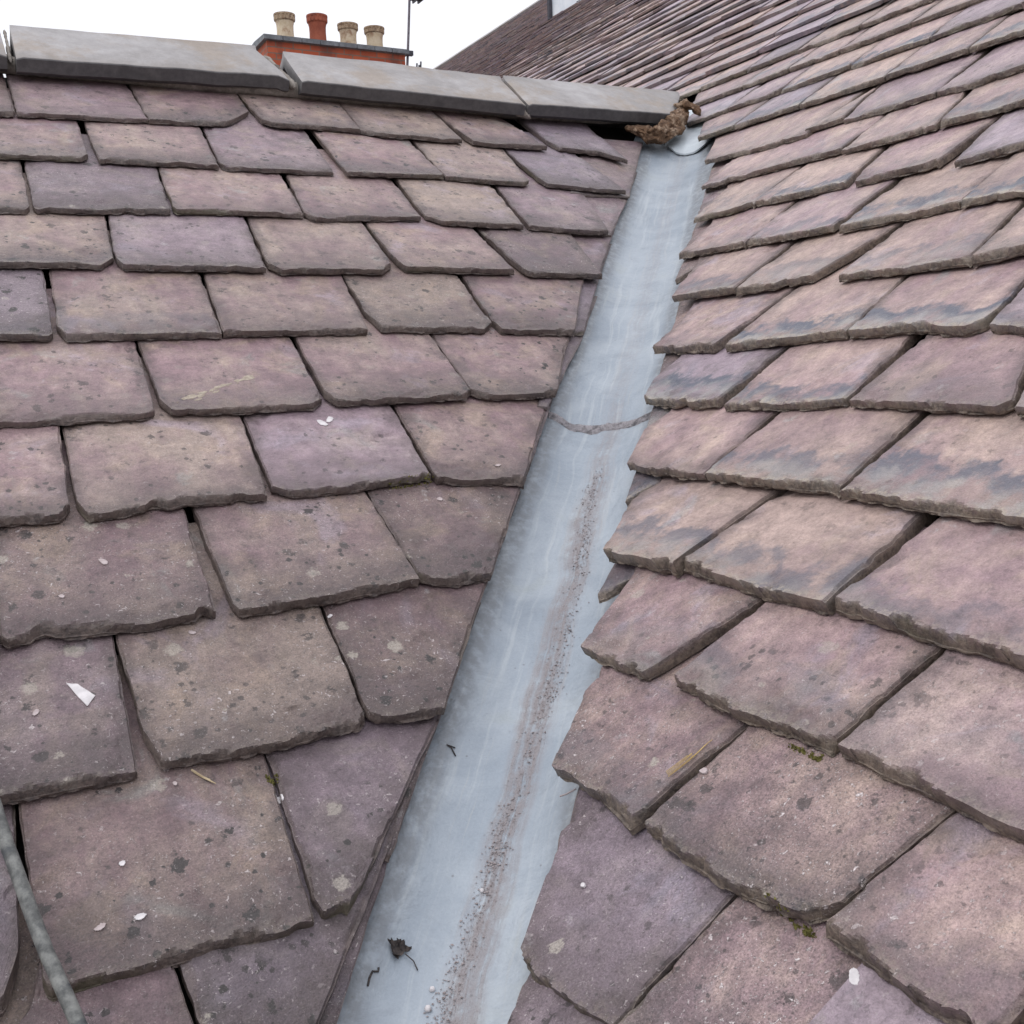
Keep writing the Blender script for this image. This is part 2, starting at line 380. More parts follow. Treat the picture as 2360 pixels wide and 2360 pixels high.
    fm_all = g.math('MULTIPLY', g.math('MAXIMUM', f1, g.math('MULTIPLY', f2, .8)), g.ramp(g.math('ADD', n_lo, g.math('MULTIPLY', n_mid, .6)), .62, .95, .15, 1.0))
    c = blend(c, g.math('MULTIPLY', fm_all, grit), (.56, .50, .50), .85)
    dkg = g.ramp(g.noise(sh(8, 3, 1), 170, 4, .7), .56, .66)
    c = blend(c, g.math('MULTIPLY', dkg, grit), (.085, .068, .070), .60)
    c = mul(c, g.math('ADD', g.math('MULTIPLY', g.math('SUBTRACT', n_vhi, .5), g.math('ADD', g.math('MULTIPLY', grit, 1.2), .7)), 1.0))
    # broken edges: brown rock, with a little green on a few
    SE = g.noise(g.vmath('MULTIPLY', P, (1.0, 1.0, 1.0)), 160, 4, .7)
    eb = g.mix(g.ramp(g.math('ADD', g.math('MULTIPLY', n_mid, .5), g.math('MULTIPLY', SE, .5)), .38, .62), E1, E2)
    moss = g.math('MULTIPLY', g.ramp(g.noise(P, 3.1, 3, .6), .57, .70), .5)
    eb = g.mix(moss, eb, (.085, .082, .036))
    c = g.mix(g.math('MULTIPLY', edge, .90), c, eb)
    g.l(c, bs.inputs['Base Color'])
    g.l(g.math('ADD', g.math('MULTIPLY', n_mid, .3), .37), bs.inputs['Roughness'])
    bs.inputs['Specular IOR Level'].default_value = .48
    cl = g.noise(g.comb(g.math('MULTIPLY', uv[0], 14.0), g.math('MULTIPLY', uv[1], 45.0), g.math('MULTIPLY', seed, 20.0)), 1.0, 6, .72, .8)
    hgt = g.math('ADD', g.math('ADD', g.math('MULTIPLY', n_mid, .6), g.math('MULTIPLY', n_hi, .5)), g.math('MULTIPLY', cl, .6))
    b1 = g.bump(hgt, .75, .007)
    b2_ = g.bump(n_vhi, .5, .002, b1)
    b3 = g.bump(g.math('MULTIPLY', fm_all, grit), .7, .002, b2_)
    g.l(b3, bs.inputs['Normal'])
    return M
# mauve and tan-grey stone
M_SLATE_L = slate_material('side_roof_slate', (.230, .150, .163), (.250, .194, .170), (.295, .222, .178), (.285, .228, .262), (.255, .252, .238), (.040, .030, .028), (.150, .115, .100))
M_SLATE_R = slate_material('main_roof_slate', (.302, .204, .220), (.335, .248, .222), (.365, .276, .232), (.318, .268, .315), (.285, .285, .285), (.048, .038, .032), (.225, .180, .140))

def simple(name, c1, c2, scale=20, rough=.7, bump=.4, bdist=.004, c3=None, s3=3, spec=.35, metal=0.0, stretch=(1, 1, 1)):
    M, nt, bs = newmat(name); g = G(nt)
    tc = g.n('ShaderNodeTexCoord'); mp = g.n('ShaderNodeMapping'); g.l(tc.outputs['Object'], mp.inputs[0]); mp.inputs['Scale'].default_value = stretch
    P = mp.outputs[0]
    n1 = g.noise(P, scale, 5, .65); c = g.mix(g.ramp(n1, .3, .7), c1, c2)
    if c3: c = g.mix(g.ramp(g.noise(P, s3, 4, .6), .5, .68), c, c3)
    g.l(c, bs.inputs['Base Color']); bs.inputs['Roughness'].default_value = rough
    bs.inputs['Specular IOR Level'].default_value = spec; bs.inputs['Metallic'].default_value = metal
    g.l(g.bump(g.math('ADD', n1, g.math('MULTIPLY', g.noise(P, scale*5, 3, .6), .4)), bump, bdist), bs.inputs['Normal'])
    return M
M_DECK = simple('dark_underlay', (.03, .026, .025), (.05, .042, .04), 30, .9)
M_MORTAR = simple('mortar', (.20, .18, .16), (.32, .29, .26), 60, .9, .8, .004, (.12, .10, .09), 14)
M_CLAY = simple('rusty_mortar', (.060, .032, .018), (.19, .110, .062), 60, .8, 1.0, .006, (.34, .25, .18), 30)
M_WHITE = simple('white_flake', (.50, .48, .49), (.66, .63, .64), 60, .6, .15, .001)
M_PINKISH = simple('pale_chip', (.34, .28, .28), (.46, .40, .40), 90, .7, .4, .001)
M_STRAW = simple('dry_straw', (.42, .33, .20), (.55, .46, .31), 120, .7, .3, .0005)
M_YSTRAW = simple('yellow_straw', (.38, .25, .08), (.52, .38, .16), 120, .7, .3, .0005)
M_LEAF = simple('dead_leaf', (.020, .018, .020), (.085, .068, .062), 140, .8, .6, .001)
M_MOSS = simple('moss', (.085, .080, .018), (.24, .22, .07), 220, .95, 1.0, .004)
M_POLE = simple('weathered_pole', (.065, .068, .068), (.21, .215, .205), 55, .6, .35, .0015, (.055, .06, .065), 38)
M_POT_CREAM = simple('cream_pot', (.55, .43, .28), (.66, .56, .42), 9, .7, .2, .003, (.35, .22, .14), 7)
M_POT_RED = simple('red_pot', (.26, .065, .035), (.36, .10, .055), 9, .7, .2, .003, (.17, .05, .035), 6)
M_RIM = simple('pot_rim', (.24, .15, .09), (.46, .36, .25), 25, .8, .3, .003, (.15, .10, .07), 12)
M_COPING = simple('grey_coping', (.11, .12, .13), (.20, .215, .235), 12, .6, .3, .004)
M_METAL = simple('aerial_metal', (.10, .09, .11), (.19, .17, .19), 40, .45, .1, .001, metal=.5)
M_DARKMETAL = simple('dark_metal', (.03, .03, .04), (.07, .07, .09), 40, .5, .1, .001)
M_DORMER = simple('pale_lead_cladding', (.60, .66, .72), (.74, .78, .82), 5, .45, .2, .003)
M_GLASS = simple('window_glass', (.10, .13, .16), (.14, .17, .20), 2, .08, .02, .001, spec=.6)
M_GROUND = simple('yard', (.16, .15, .14), (.24, .23, .21), 3, .9)
M_GRIT = simple('grit', (.22, .185, .185), (.38, .335, .335), 200, .9, .4, .001, (.13, .105, .105), 160)
M_LEADEDGE = simple('lead_crust', (.22, .205, .215), (.36, .34, .36), 110, .85, 1.0, .005, (.12, .115, .125), 60)

def ridge_material():
    M, nt, bs = newmat('ridge_tile_clay'); g = G(nt)
    geo = g.n('ShaderNodeNewGeometry'); P = geo.outputs['Position']
    edge = g.attr('edge', 'Fac'); uvn = g.n('ShaderNodeUVMap'); uvn.uv_map = 'UVMap'; uv = g.sep(uvn.outputs[0])
    n1 = g.noise(P, 3.2, 5, .6, .5); n2 = g.noise(P, 30, 5, .65); n3 = g.noise(P, 200, 3, .7)
    c = g.mix(g.ramp(n1, .35, .68), (.255, .243, .240), (.365, .355, .360))
    c = g.mix(g.math('MULTIPLY', g.ramp(g.noise(g.vmath('ADD', P, (3, 1, 7)), 4.2, 6, .7), .46, .64), .75), c, (.27, .225, .185))
    st = g.noise(g.comb(g.math('MULTIPLY', uv[0], 30.0), g.math('MULTIPLY', uv[1], 3.0), 0.0), 1, 4, .6)
    low = g.ramp(g.math('ADD', uv[1], g.math('MULTIPLY', g.math('SUBTRACT', st, .5), .12)), .07, .0)
    c = g.mix(g.math('MULTIPLY', low, .35), c, (.185, .16, .14))
    m2 = g.math('ADD', g.math('MULTIPLY', n2, .5), g.math('ADD', g.math('MULTIPLY', n3, .3), .6))
    c = g.mix(1.0, c, g.comb(m2, m2, m2), 'MULTIPLY')
    e = g.mix(g.ramp(n2, .3, .7), (.080, .078, .082), (.125, .122, .125))
    c = g.mix(edge, c, e)
    g.l(c, bs.inputs['Base Color']); bs.inputs['Roughness'].default_value = .75
    g.l(g.bump(g.math('ADD', n2, g.math('MULTIPLY', n3, .5)), .4, .003), bs.inputs['Normal'])
    return M
M_RIDGE = ridge_material()

def lead_material():
    M, nt, bs = newmat('weathered_lead'); g = G(nt)
    uvn = g.n('ShaderNodeUVMap'); uvn.uv_map = 'UVMap'; uv = g.sep(uvn.outputs[0])
    s, wv = uv[0], uv[1]          # metres up the valley, metres across
    geo = g.n('ShaderNodeNewGeometry'); P = geo.outputs['Position']
    n1 = g.noise(P, 6, 5, .6, .6); n2 = g.noise(P, 45, 5, .65); n3 = g.noise(P, 260, 3, .7)
    wob = g.math('MULTIPLY', g.math('SUBTRACT', g.noise(g.comb(g.math('MULTIPLY', s, 5.0), 0.0, 3.0), 1, 3, .5), .5), .045)
    wx = g.math('ADD', wv, wob)
    flow = g.noise(g.comb(g.math('MULTIPLY', s, 2.6), g.math('MULTIPLY', wx, 62.0), 0.0), 1, 4, .55)
    flow2 = g.noise(g.comb(g.math('MULTIPLY', s, 5.0), g.math('MULTIPLY', wx, 150.0), 5.0), 1, 3, .6)
    c = g.mix(g.ramp(n1, .3, .7), (.240, .280, .328), (.325, .364, .408))
    c = g.mix(g.math('MULTIPLY', g.ramp(flow, .50, .72), .50), c, (.43, .465, .490))
    c = g.mix(g.math('MULTIPLY', g.ramp(flow2, .58, .72), .35), c, (.36, .375, .38))
    c = g.mix(g.math('MULTIPLY', g.ramp(n1, .60, .74), .35), c, (.29, .32, .315))
    nd = g.noise(g.vmath('ADD', P, (4, 2, 6)), 14, 6, .7, .5)
    c = g.mix(g.math('MULTIPLY', g.ramp(nd, .55, .70), .30), c, (.19, .215, .245))
    c = g.mix(g.math('MULTIPLY', g.ramp(g.math('ABSOLUTE', wv), .080, .108), g.ramp(n2, .3, .6, .2, .75)), c, (.15, .16, .175))  # shade along the turned-up edges, painted into the lead colour
    # washed silt along the bottom of the gutter
    cen = g.math('SUBTRACT', wx, .016)
    core = g.math('ABSOLUTE', cen)
    wid = g.math('ADD', .020, g.math('MULTIPLY', g.math('SUBTRACT', flow, .5), .06))
    silt = g.ramp(g.math('SUBTRACT', core, wid), .022, -.018)
    fade = g.ramp(s, 1.1, .35, .28, 1.0)
    silt = g.math('MULTIPLY', g.math('MULTIPLY', silt, fade), g.ramp(g.math('ADD', g.math('MULTIPLY', n2, .6), g.math('MULTIPLY', flow2, .5)), .36, .62))
    c = g.mix(g.math('MULTIPLY', silt, .85), c, (.270, .238, .240))
    dk = g.math('MULTIPLY', silt, g.ramp(n3, .56, .70))
    c = g.mix(g.math('MULTIPLY', dk, .6), c, (.13, .105, .105))
    # scattered specks of dirt
    vo = g.voro(P, 60); pk = g.sep(vo.outputs['Color'])
    sp = g.math('MULTIPLY', g.ramp(vo.outputs['Distance'], .16, .06), g.ramp(pk[0], .86, .92))
    c = g.mix(g.math('MULTIPLY', sp, .6), c, (.14, .14, .15))
    m2 = g.math('ADD', g.math('MULTIPLY', g.math('SUBTRACT', n3, .5), .22), 1.0)
    c = g.mix(1.0, c, g.comb(m2, m2, m2), 'MULTIPLY')
    g.l(c, bs.inputs['Base Color'])
    g.l(g.math('ADD', g.math('MULTIPLY', silt, .3), g.math('ADD', g.math('MULTIPLY', n2, .15), .40)), bs.inputs['Roughness'])
    bs.inputs['Metallic'].default_value = .12; bs.inputs['Specular IOR Level'].default_value = .4
    b1 = g.bump(g.math('ADD', n1, g.math('MULTIPLY', nd, .35)), .8, .014); b2 = g.bump(g.math('ADD', g.math('MULTIPLY', silt, n3), g.math('MULTIPLY', n2, .12)), .8, .004, b1)
    g.l(b2, bs.inputs['Normal'])
    return M
M_LEAD = lead_material()

def brick_material():
    M, nt, bs = newmat('red_brick'); g = G(nt)
    uvn = g.n('ShaderNodeUVMap'); uvn.uv_map = 'UVMap'
    br = g.n('ShaderNodeTexBrick'); g.l(uvn.outputs[0], br.inputs['Vector'])
    br.inputs['Color1'].default_value = (.46, .105, .045, 1); br.inputs['Color2'].default_value = (.33, .07, .032, 1); br.inputs['Mortar'].default_value = (.20, .13, .10, 1)
    br.inputs['Scale'].default_value = 1; br.inputs['Brick Width'].default_value = .23; br.inputs['Row Height'].default_value = .075; br.inputs['Mortar Size'].default_value = .008
    geo = g.n('ShaderNodeNewGeometry'); n1 = g.noise(geo.outputs['Position'], 3, 4, .6)
    c = g.mix(g.math('MULTIPLY', g.ramp(n1, .48, .68), .6), br.outputs[0], (.065, .04, .035))
    g.l(c, bs.inputs['Base Color']); bs.inputs['Roughness'].default_value = .85
    g.l(g.bump(br.outputs['Fac'], -.4, .008), bs.inputs['Normal'])
    return M
M_BRICK = brick_material()
# ------------------------------------------------------------------ setting
mb = MB(); R_ = 1500
for a, b in ((-1, -1), (1, -1), (1, 1), (-1, 1)): mb.add((a*R_, b*R_, 0))
mb.f.append([0, 1, 2, 3]); tag(mb.build('ground', M_GROUND, smooth=0, loc=(0, 0, 0)), kind='structure')

side_roof = tag(empty('slate_roof', FL.at(0.8, 0.3, -.1)), 'lower side roof of weathered purple slates under a run of grey ridge tiles, left of the lead valley', 'roof', 'slate roofs meeting at the valley')
main_roof = tag(empty('slate_roof', FR.at(1.0, 0.0, -.1)), 'tall main roof of pinkish slates climbing to the right of the lead valley', 'roof', 'slate roofs meeting at the valley')

# tone presets: hue 0..1, brightness offset, speckle, band, grit
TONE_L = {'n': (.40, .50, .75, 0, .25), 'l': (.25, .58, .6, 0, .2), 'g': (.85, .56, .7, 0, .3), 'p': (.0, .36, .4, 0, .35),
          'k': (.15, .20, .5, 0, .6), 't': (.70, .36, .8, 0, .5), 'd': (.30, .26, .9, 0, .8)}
TONE_R = {'n': (.45, .50, .25, .55, .2), 'l': (.10, .56, .2, .55, .15), 'g': (.80, .52, .2, .55, .2), 't': (.85, .54, .15, .95, .15),
          'b': (.15, .50, .2, .95, .2), 'p': (.05, .30, .45, .3, .5), 'd': (.35, .33, .6, .5, .9), 'k': (.1, .2, .5, .2, .5)}

ALL = []          # (verts, faces) of all slates, for resting small things on them
def slate(F, TLp, TRp, bot, t, g_, tone, wear, res, name, parent, mat, ext_l=None, ext_r=None, h0=0.0, rough=1.0, bend=None):
    """one hand-cut slate: ragged spalled tail, cleft top face, real thickness"""
    bot = [(a/1000, b/1000) for a, b in bot]; TL = (TLp[0]/1000, TLp[1]/1000); TR = (TRp[0]/1000, TRp[1]/1000)
    L = 2.1*g_
    sd_ = random.uniform(0, 50)
    # cumulative parameter along the tail
    cum = [0.0]
    for a, b in zip(bot, bot[1:]): cum.append(cum[-1] + math.hypot(b[0]-a[0], b[1]-a[1]))
    W = cum[-1]
    vb0 = sum(b[1] for b in bot)/len(bot)
    # straight tail reference (where the slate's own v' = 0 is measured from)
    def tailpt(d):
        for i in range(len(cum)-1):
            if d <= cum[i+1] or i == len(cum)-2:
                k = (d-cum[i])/max(1e-6, cum[i+1]-cum[i]); a, b = bot[i], bot[i+1]
                return a[0]+(b[0]-a[0])*k, a[1]+(b[1]-a[1])*k
    vmin = min(b[1] for b in bot)
    def side(B, T, ext):
        dv = max(.03, T[1]-B[1]); du = T[0]-B[0]
        top = vmin + L
        rest = top - T[1]
        k = du/dv
        if abs(k) > .35 and ext is None: k = .35*(1 if k > 0 else -1)
        if ext is not None: k = ext
        return (T[0] + k*rest, top)
    TLx, TRx = side(bot[0], TL, ext_l), side(bot[-1], TR, ext_r)
    # sample positions
    sd = [0, .0012, .003, .006, .011, .017]
    mid = max(3, int((W-.034)/res)); ss = [x for x in sd if x < W*.3] + [.02 + (W-.04)*i/mid for i in range(mid+1) if W > .06] + [W-x for x in reversed(sd) if x < W*.3]
    ss = sorted(set(round(x, 5) for x in ss if 0 <= x <= W))
    vis = min(L, 1.12*g_ + (max(b[1] for b in bot)-vmin))
    tt = [0, .0018, .004, .007, .011, .016, .022, .029]; k = .029
    while k < vis: k += res; tt.append(k)
    while k < L: k += res*5; tt.append(k)
    tt = [x/tt[-1] for x in tt]; Lr = L
    tilt = 1.10*t/g_
    hw = random.uniform(-.0012, .0012); tw = random.uniform(-.012, .012)*.5
    mbl = MB(); tb = (tone[0], tone[1], sd_/50)
    ns, nt_ = len(ss), len(tt); top = []
    cuts = [nz(sd_+7.7*i, 3.3) for i in range(3)]
    for d in ss:
        bu, bv = tailpt(d); s = d/W
        ch = .0035*rough*fr(bu*16+sd_, 1.7, sd_) + max(0, nz(bu*22+sd_, 9.2)-.28)*.030*rough
        bv2 = bv + ch
        tu = TLx[0] + (TRx[0]-TLx[0])*s; tv = TLx[1]
        # where the traced side line passes (piecewise: tail -> TL/TR -> head)
        mu = TL[0] + (TR[0]-TL[0])*s; mv = TL[1] + (TR[1]-TL[1])*s
        rec = [rough*max(.0008, (.020*(.10+nz(bu*7+sd_, 4.1, 2.0)) + .010*nz(bu*34+sd_, 1.1, 4.0) + .005*nz(bu*90, sd_, 1.0))*q_ + .0012) for q_ in (1.0, .55, .25)]
        colm = []
        for q in tt:
            vv = q*(tv-bv2)
            # point along the broken line
            dm = mv-bv2
            if vv <= dm: k = vv/dm; u = bu + (mu-bu)*k
            else: k = (vv-dm)/max(1e-6, tv-mv); u = mu + (tu-mu)*k
            v = bv2 + vv
            if bend and vmin < v < TL[1]:
                ln_ = bot[0][0] + (TL[0]-bot[0][0])*(v-vmin)/(TL[1]-vmin)
                pl_ = bot[0][0] + (bend[0]-bot[0][0])*(v-vmin)/(bend[1]-vmin) if v < bend[1] else bend[0] + (TL[0]-bend[0])*(v-bend[1])/(TL[1]-bend[1])
                u += (1-s)**2*(pl_-ln_)
            # ragged long edges
            esd = min(d, W-d)
            if esd < .012:
                u += (1 if d < W/2 else -1)*(.0028*fr(v*22+sd_, 5.5 if d < W/2 else 8.8) + .0025*abs(nz(v*9, sd_+3)))*(1-esd/.012)
            h = h0 + t - tilt*(v-vmin) + hw + tw*(s-.5)*.12
            h += .0013*fr(u*7+sd_, v*7, 1.0) + .0005*nz(u*60, v*60, sd_)
            # cleft ledges: thin layers flaked off towards the edges
            e = nz(u*8+sd_, v*8, 5.0) + .5*nz(u*25, v*25, sd_) + .2*nz(u*70, v*70, sd_)
            ed = min(vv*1.2, esd*1.6)
            if e > .16 + ed*4: h -= .0024*min(1, (e-.16-ed*4)*40)
            if e > .42 + ed*3: h -= .0022
            cut = sum(1 for r_ in rec if vv < r_); h -= t*.22*cut
            ws2 = .0018 + .008*max(0, nz(v*13, sd_+9)-.1); hit2 = esd < ws2; h -= t*.16*hit2
            eg = .9 if cut else (.5 if hit2 else 0.0)
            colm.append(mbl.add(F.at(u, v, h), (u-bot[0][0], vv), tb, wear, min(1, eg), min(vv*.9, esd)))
        top.append(colm)
    for i in range(ns-1):
        for j in range(nt_-1):
            mbl.f.append([top[i][j], top[i+1][j], top[i+1][j+1], top[i][j+1]])
    # perimeter wall down to the bed face, in three ragged laminations
    per = [top[i][0] for i in range(ns)] + [top[-1][j] for j in range(1, nt_)] + [top[i][-1] for i in range(ns-2, -1, -1)] + [top[0][j] for j in range(nt_-2, 0, -1)]
    nw = len(per); cen = F.at((bot[0][0]+bot[-1][0])/2, vmin+L/2)
    prev = per
    for lay in (1, 2, 3):
        ring = []
        for k, i in enumerate(per):
            p = Vector(mbl.v[i]); rel = p-EYE
            u, v, h = rel.dot(F.U), rel.dot(F.V), rel.dot(F.N)+F.d
            hb = h0 + hw - tilt*(v-vmin)*1.0
            hh = h + (hb-h)*lay/3
            j = (.0045*nz(u*36, sd_, lay*7.0) + .002*nz(u*110, sd_, lay*3.0) - (.0015 if lay == 3 else 0)) if k < ns else .0008*nz(v*40, sd_, lay*7.0)
            ou = 0.0; ov = 0.0
            if k < ns: ov = -j*1.3
            elif k < ns+nt_-1: ou = j
            elif k >= 2*ns+nt_-2: ou = -j
            ring.append(mbl.add(F.at(u+ou, v+ov, hh), mbl.uv[i], tb, wear, 1.0))
        for k in range(nw): mbl.f.append([prev[k], prev[(k+1) % nw], ring[(k+1) % nw], ring[k]])
        prev = ring
    mbl.f.append(prev[::-1])
    ALL.append((mbl.v, [f for f in mbl.f[:(ns-1)*(nt_-1)]]))
    o = mbl.build(name, mat, parent, 24)
    return o

def tonewear(T, k, r=1.0):
    a = T[k]; rn = random.uniform
    return (max(0, a[0]+rn(-.28, .28)), a[1]+rn(-.07, .07)*r, 0), (max(0, a[2]+rn(-.2, .2)), max(0, a[3]+rn(-.55, .3)), max(0, a[4]+rn(-.1, .1)))

NAMES = {'k': 'dark bluish slate, darker than its neighbours', 'p': 'deep purple slate with a freshly broken tail'}
# thickness, gauge, mesh step by row
TH_L = {'0': .015, '1': .014, '2': .015, '3': .016, '4': .016, '5': .016, '6': .017, '7': .020, '8': .019, '9': .023, '10': .020}
RES_L = {'0': .012, '1': .012, '2': .011, '3': .010, '4': .009, '5': .008, '6': .0075, '7': .007, '8': .006, '9': .006, '10': .006}
last = {}
for i, r in enumerate(LEFT_SLATES): last[r[0]] = i
GL = .250
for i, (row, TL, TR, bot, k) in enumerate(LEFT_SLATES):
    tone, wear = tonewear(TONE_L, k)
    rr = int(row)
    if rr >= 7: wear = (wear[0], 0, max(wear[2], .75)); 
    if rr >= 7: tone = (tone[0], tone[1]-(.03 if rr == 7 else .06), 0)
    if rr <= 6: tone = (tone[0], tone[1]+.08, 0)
    if i == last[row]: tone = (tone[0]*.7, tone[1]-.09, 0); wear = (min(1, wear[0]+.2), 0, wear[2])
    du = TR[0]-bot[-1][0]; er = VAL_L if (i == last[row] and du > 90) else None
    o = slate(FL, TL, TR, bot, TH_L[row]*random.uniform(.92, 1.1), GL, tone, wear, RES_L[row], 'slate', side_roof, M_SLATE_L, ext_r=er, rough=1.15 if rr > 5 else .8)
    if k in NAMES: o['label'] = NAMES[k]
for row, TL, TR, bot, k in LEFT_UNDER:
    if int(row) >= 6: TR = [TR[0]-14, TR[1]]; bot = bot[:-1] + [[bot[-1][0]-14, bot[-1][1]]]
    tone, wear = tonewear(TONE_L, 'p' if int(row) < 5 else 'd')
    slate(FL, TL, TR, bot, .009, GL, (tone[0], tone[1]-.06, 0), wear, .012, 'slate', side_roof, M_SLATE_L, ext_l=0.0, ext_r=VAL_L, h0=-.012)
TH_R = {'a': .016, 'b': .017, 'c': .018, 'd': .018, 'e': .019, 'f': .020, 'g': .019, 'h': .021, 'i': .028, 'j': .022, 'k': .022, 'l': .022, 'm': .018}
RES_R = {'a': .014, 'b': .012, 'c': .011, 'd': .010, 'e': .009, 'f': .008, 'g': .0075, 'h': .007, 'i': .0065, 'j': .006, 'k': .006, 'l': .006, 'm': .007}
GR = .190; seen = set()
for row, TL, TR, bot, k in RIGHT_SLATES:
    tone, wear = tonewear(TONE_R, k)
    if row in 'jklm': wear = (wear[0]+.25, wear[1]*.6, wear[2]+.5)
    if row in 'klm': tone = (tone[0], tone[1]-.03, 0)
    el = None if row in seen else VAL_R
    bd_ = RIGHT_BEND.get(row) if row not in seen else None; bd_ = (bd_[0]/1000, bd_[1]/1000) if bd_ else None
    seen.add(row)
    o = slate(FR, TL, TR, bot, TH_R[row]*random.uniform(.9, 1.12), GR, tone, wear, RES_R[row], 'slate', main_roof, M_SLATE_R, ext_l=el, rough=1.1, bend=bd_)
    if k == 'p': o['label'] = NAMES['p']
for row, TL, TR, bot, k in RIGHT_UNDER:
    tone, wear = tonewear(TONE_R, 'd')
    slate(FR, TL, TR, bot, .015, GR, tone, wear, .011, 'slate', main_roof, M_SLATE_R, ext_l=VAL_R, ext_r=0.0, h0=-.018)

# the rest of the slating: rows further up the main roof, and beyond the picture on both roofs
def quick(F, u0, u1, v, L, t, gauge, tone, wear, mbl, hj=.0015, vj=.004, kl=0.0, kr=0.0, seg=3):
    """a plainer slate for rows too far away to show a broken tail in detail"""
    sd_ = random.uniform(0, 1); tilt = 1.10*t/gauge; hh = random.uniform(-hj, hj); rn = random.uniform
    tb = (tone[0], tone[1], sd_); T, Bm, Hd = [], [], []
    sk = rn(-.004, .004); va, vb_ = v+rn(-vj, vj), v+rn(-vj, vj)
    for i in range(seg+1):
        s = i/seg; u = u0+(u1-u0)*s; vt = va+(vb_-va)*s + (rn(-.003, .003) if 0 < i < seg else rn(0, .006))
        th = t*rn(.75, 1.1)
        T.append(mbl.add(F.at(u, vt+.002, hh+th+.003), (u-u0, .035), tb, wear, 0.0))
        Bm.append(mbl.add(F.at(u, vt, hh+.004), (u-u0, .035), tb, wear, .22))
        uh = u + sk + (kl+(kr-kl)*s)*L
        Hd.append(mbl.add(F.at(uh, v+L, hh+t-tilt*L), (u-u0, L), tb, wear, 0.0))
    M1 = [mbl.add(F.at(u0+(u1-u0)*i/seg + (kl+(kr-kl)*i/seg)*.02, v+.022, hh+t-tilt*.022), (i*(u1-u0)/seg, .022), tb, wear, 0.0) for i in range(seg+1)]
    for i in range(seg):
        mbl.f += [[T[i], T[i+1], M1[i+1], M1[i]], [M1[i], M1[i+1], Hd[i+1], Hd[i]], [Bm[i], Bm[i+1], T[i+1], T[i]]]
    b0 = mbl.add(F.at(u0+kl*L, v+L, hh-tilt*L), (0, L), tb, wear, 1.0); b1 = mbl.add(F.at(u1+kr*L, v+L, hh-tilt*L), (0, L), tb, wear, 1.0)
    mbl.f += [[Bm[0], T[0], M1[0], Hd[0], b0], [Bm[-1], b1, Hd[-1], M1[-1], T[-1]]]

n_named = len(RIGHT_SLATES) + len(RIGHT_UNDER)
field = MB()
rows = [2.465, 2.665, 2.855, 3.035]; gstep = .176
while rows[-1] < 11.40:
    rows.append(rows[-1]+gstep); gstep = max(.150, gstep*.995)
V_TOP = 11.62; Y_FAR = 23.5
keys_r = ['n']*4 + ['l']*3 + ['g']*3 + ['t', 'b', 'p']
for ri, v in enumerate(rows):
    gg = (rows[ri+1]-v) if ri+1 < len(rows) else .15
    u = random.uniform(-.55, -.3); L = min(2.1*gg, V_TOP - v + .02)
    zrow = (FR.at(0, v) - EYE).z
    umax = uval_r(v)-(.13 if v < 2.6 else .03) if v < 3.02 else Y_FAR + random.uniform(-.05, .05)
    t = .017 if ri < 12 else .015
    v_row = v
    while u < umax - .05:
        v = v_row + (.020*nz(u*.35, ri*3.3) + .008*nz(u*1.4, ri*1.7) if ri > 4 else 0)
        wd = random.choice((.27, .30, .31, .33, .36)) + random.uniform(-.015, .015)
        if ri > 4: wd = random.uniform(.24, .34)
        u1 = min(u+wd, umax)
        tone, wear = tonewear(TONE_R, random.choice(keys_r), 1.8)
        kr = VAL_R if (u1 == umax and v < 3.02) else 0.0
        gap = random.uniform(.004, .010)
        p = FR.at((u+u1)/2, v) - EYE; dep = p.dot(CF); px, py = p.dot(CR)/max(.01, dep)*2449+1180, 1180-p.dot(CU)/max(.01, dep)*2449
        near = dep > .2 and -50 < px < 2400 and py > -10 and ri < 5
        if near and n_named < 99:
            n_named += 1
            # v increases upslope; image-left is larger u
            z = lambda a, b: [int(a*1000), int(b*1000)]
            j = lambda: random.uniform(-.004, .004)
            slate(FR, z(u1+j()+kr*gg, v+gg), z(u+gap+j(), v+gg), [z(u1, v+j()), z((u+u1)/2, v+j()*.6), z(u+gap, v+j())], t, gg, tone, wear, .016, 'slate', main_roof, M_SLATE_R, ext_l=VAL_R if kr else None)
        else:
            quick(FR, u+gap, u1, v, L, t*random.uniform(.8, 1.25), gg, (tone[0], tone[1]+random.uniform(-.09, .05), 0), wear, field, hj=.004, vj=.012, kr=kr)
        u = u1
# beyond the right side of the picture
rv = {}
for row, TL, TR, bot, k in RIGHT_SLATES: rv[row] = (bot[-1][0]/1000, bot[-1][1]/1000)
for row, (ur, vr_) in rv.items():
    u = ur - .012; v = {'m': -.06}.get(row, vr_)
    while u > -.9:
        wd = random.uniform(.27, .34); tone, wear = tonewear(TONE_R, random.choice(keys_r))
        quick(FR, u-wd, u-.006, v, .40, .02, GR, tone, wear, field); u -= wd
for k_ in range(3):
    v = -.26 - .2*k_; u = uval_r(v)-.12
    while u > -1.2:
        wd = random.uniform(.27, .34); tone, wear = tonewear(TONE_R, 'n'); quick(FR, u-wd, u-.006, v, .42, .02, .2, tone, wear, field); u -= wd
tag(field.build('slate_courses', M_SLATE_R, main_roof, 30), kind='stuff')
fieldl = MB(); lv = {}
for row, TL, TR, bot, k in LEFT_SLATES: lv.setdefault(row, (bot[0][0]/1000, bot[0][1]/1000))
for row, (ul, v) in lv.items():
    u = ul - .008
    if row == '10': v = .49
    while u > -2.2:
        wd = random.uniform(.28, .35); tone, wear = tonewear(TONE_L, 'n'); quick(FL, u-wd+.006, u, v, min(.52, 3.62-v), .018, GL, tone, wear, fieldl, vj=.006); u -= wd
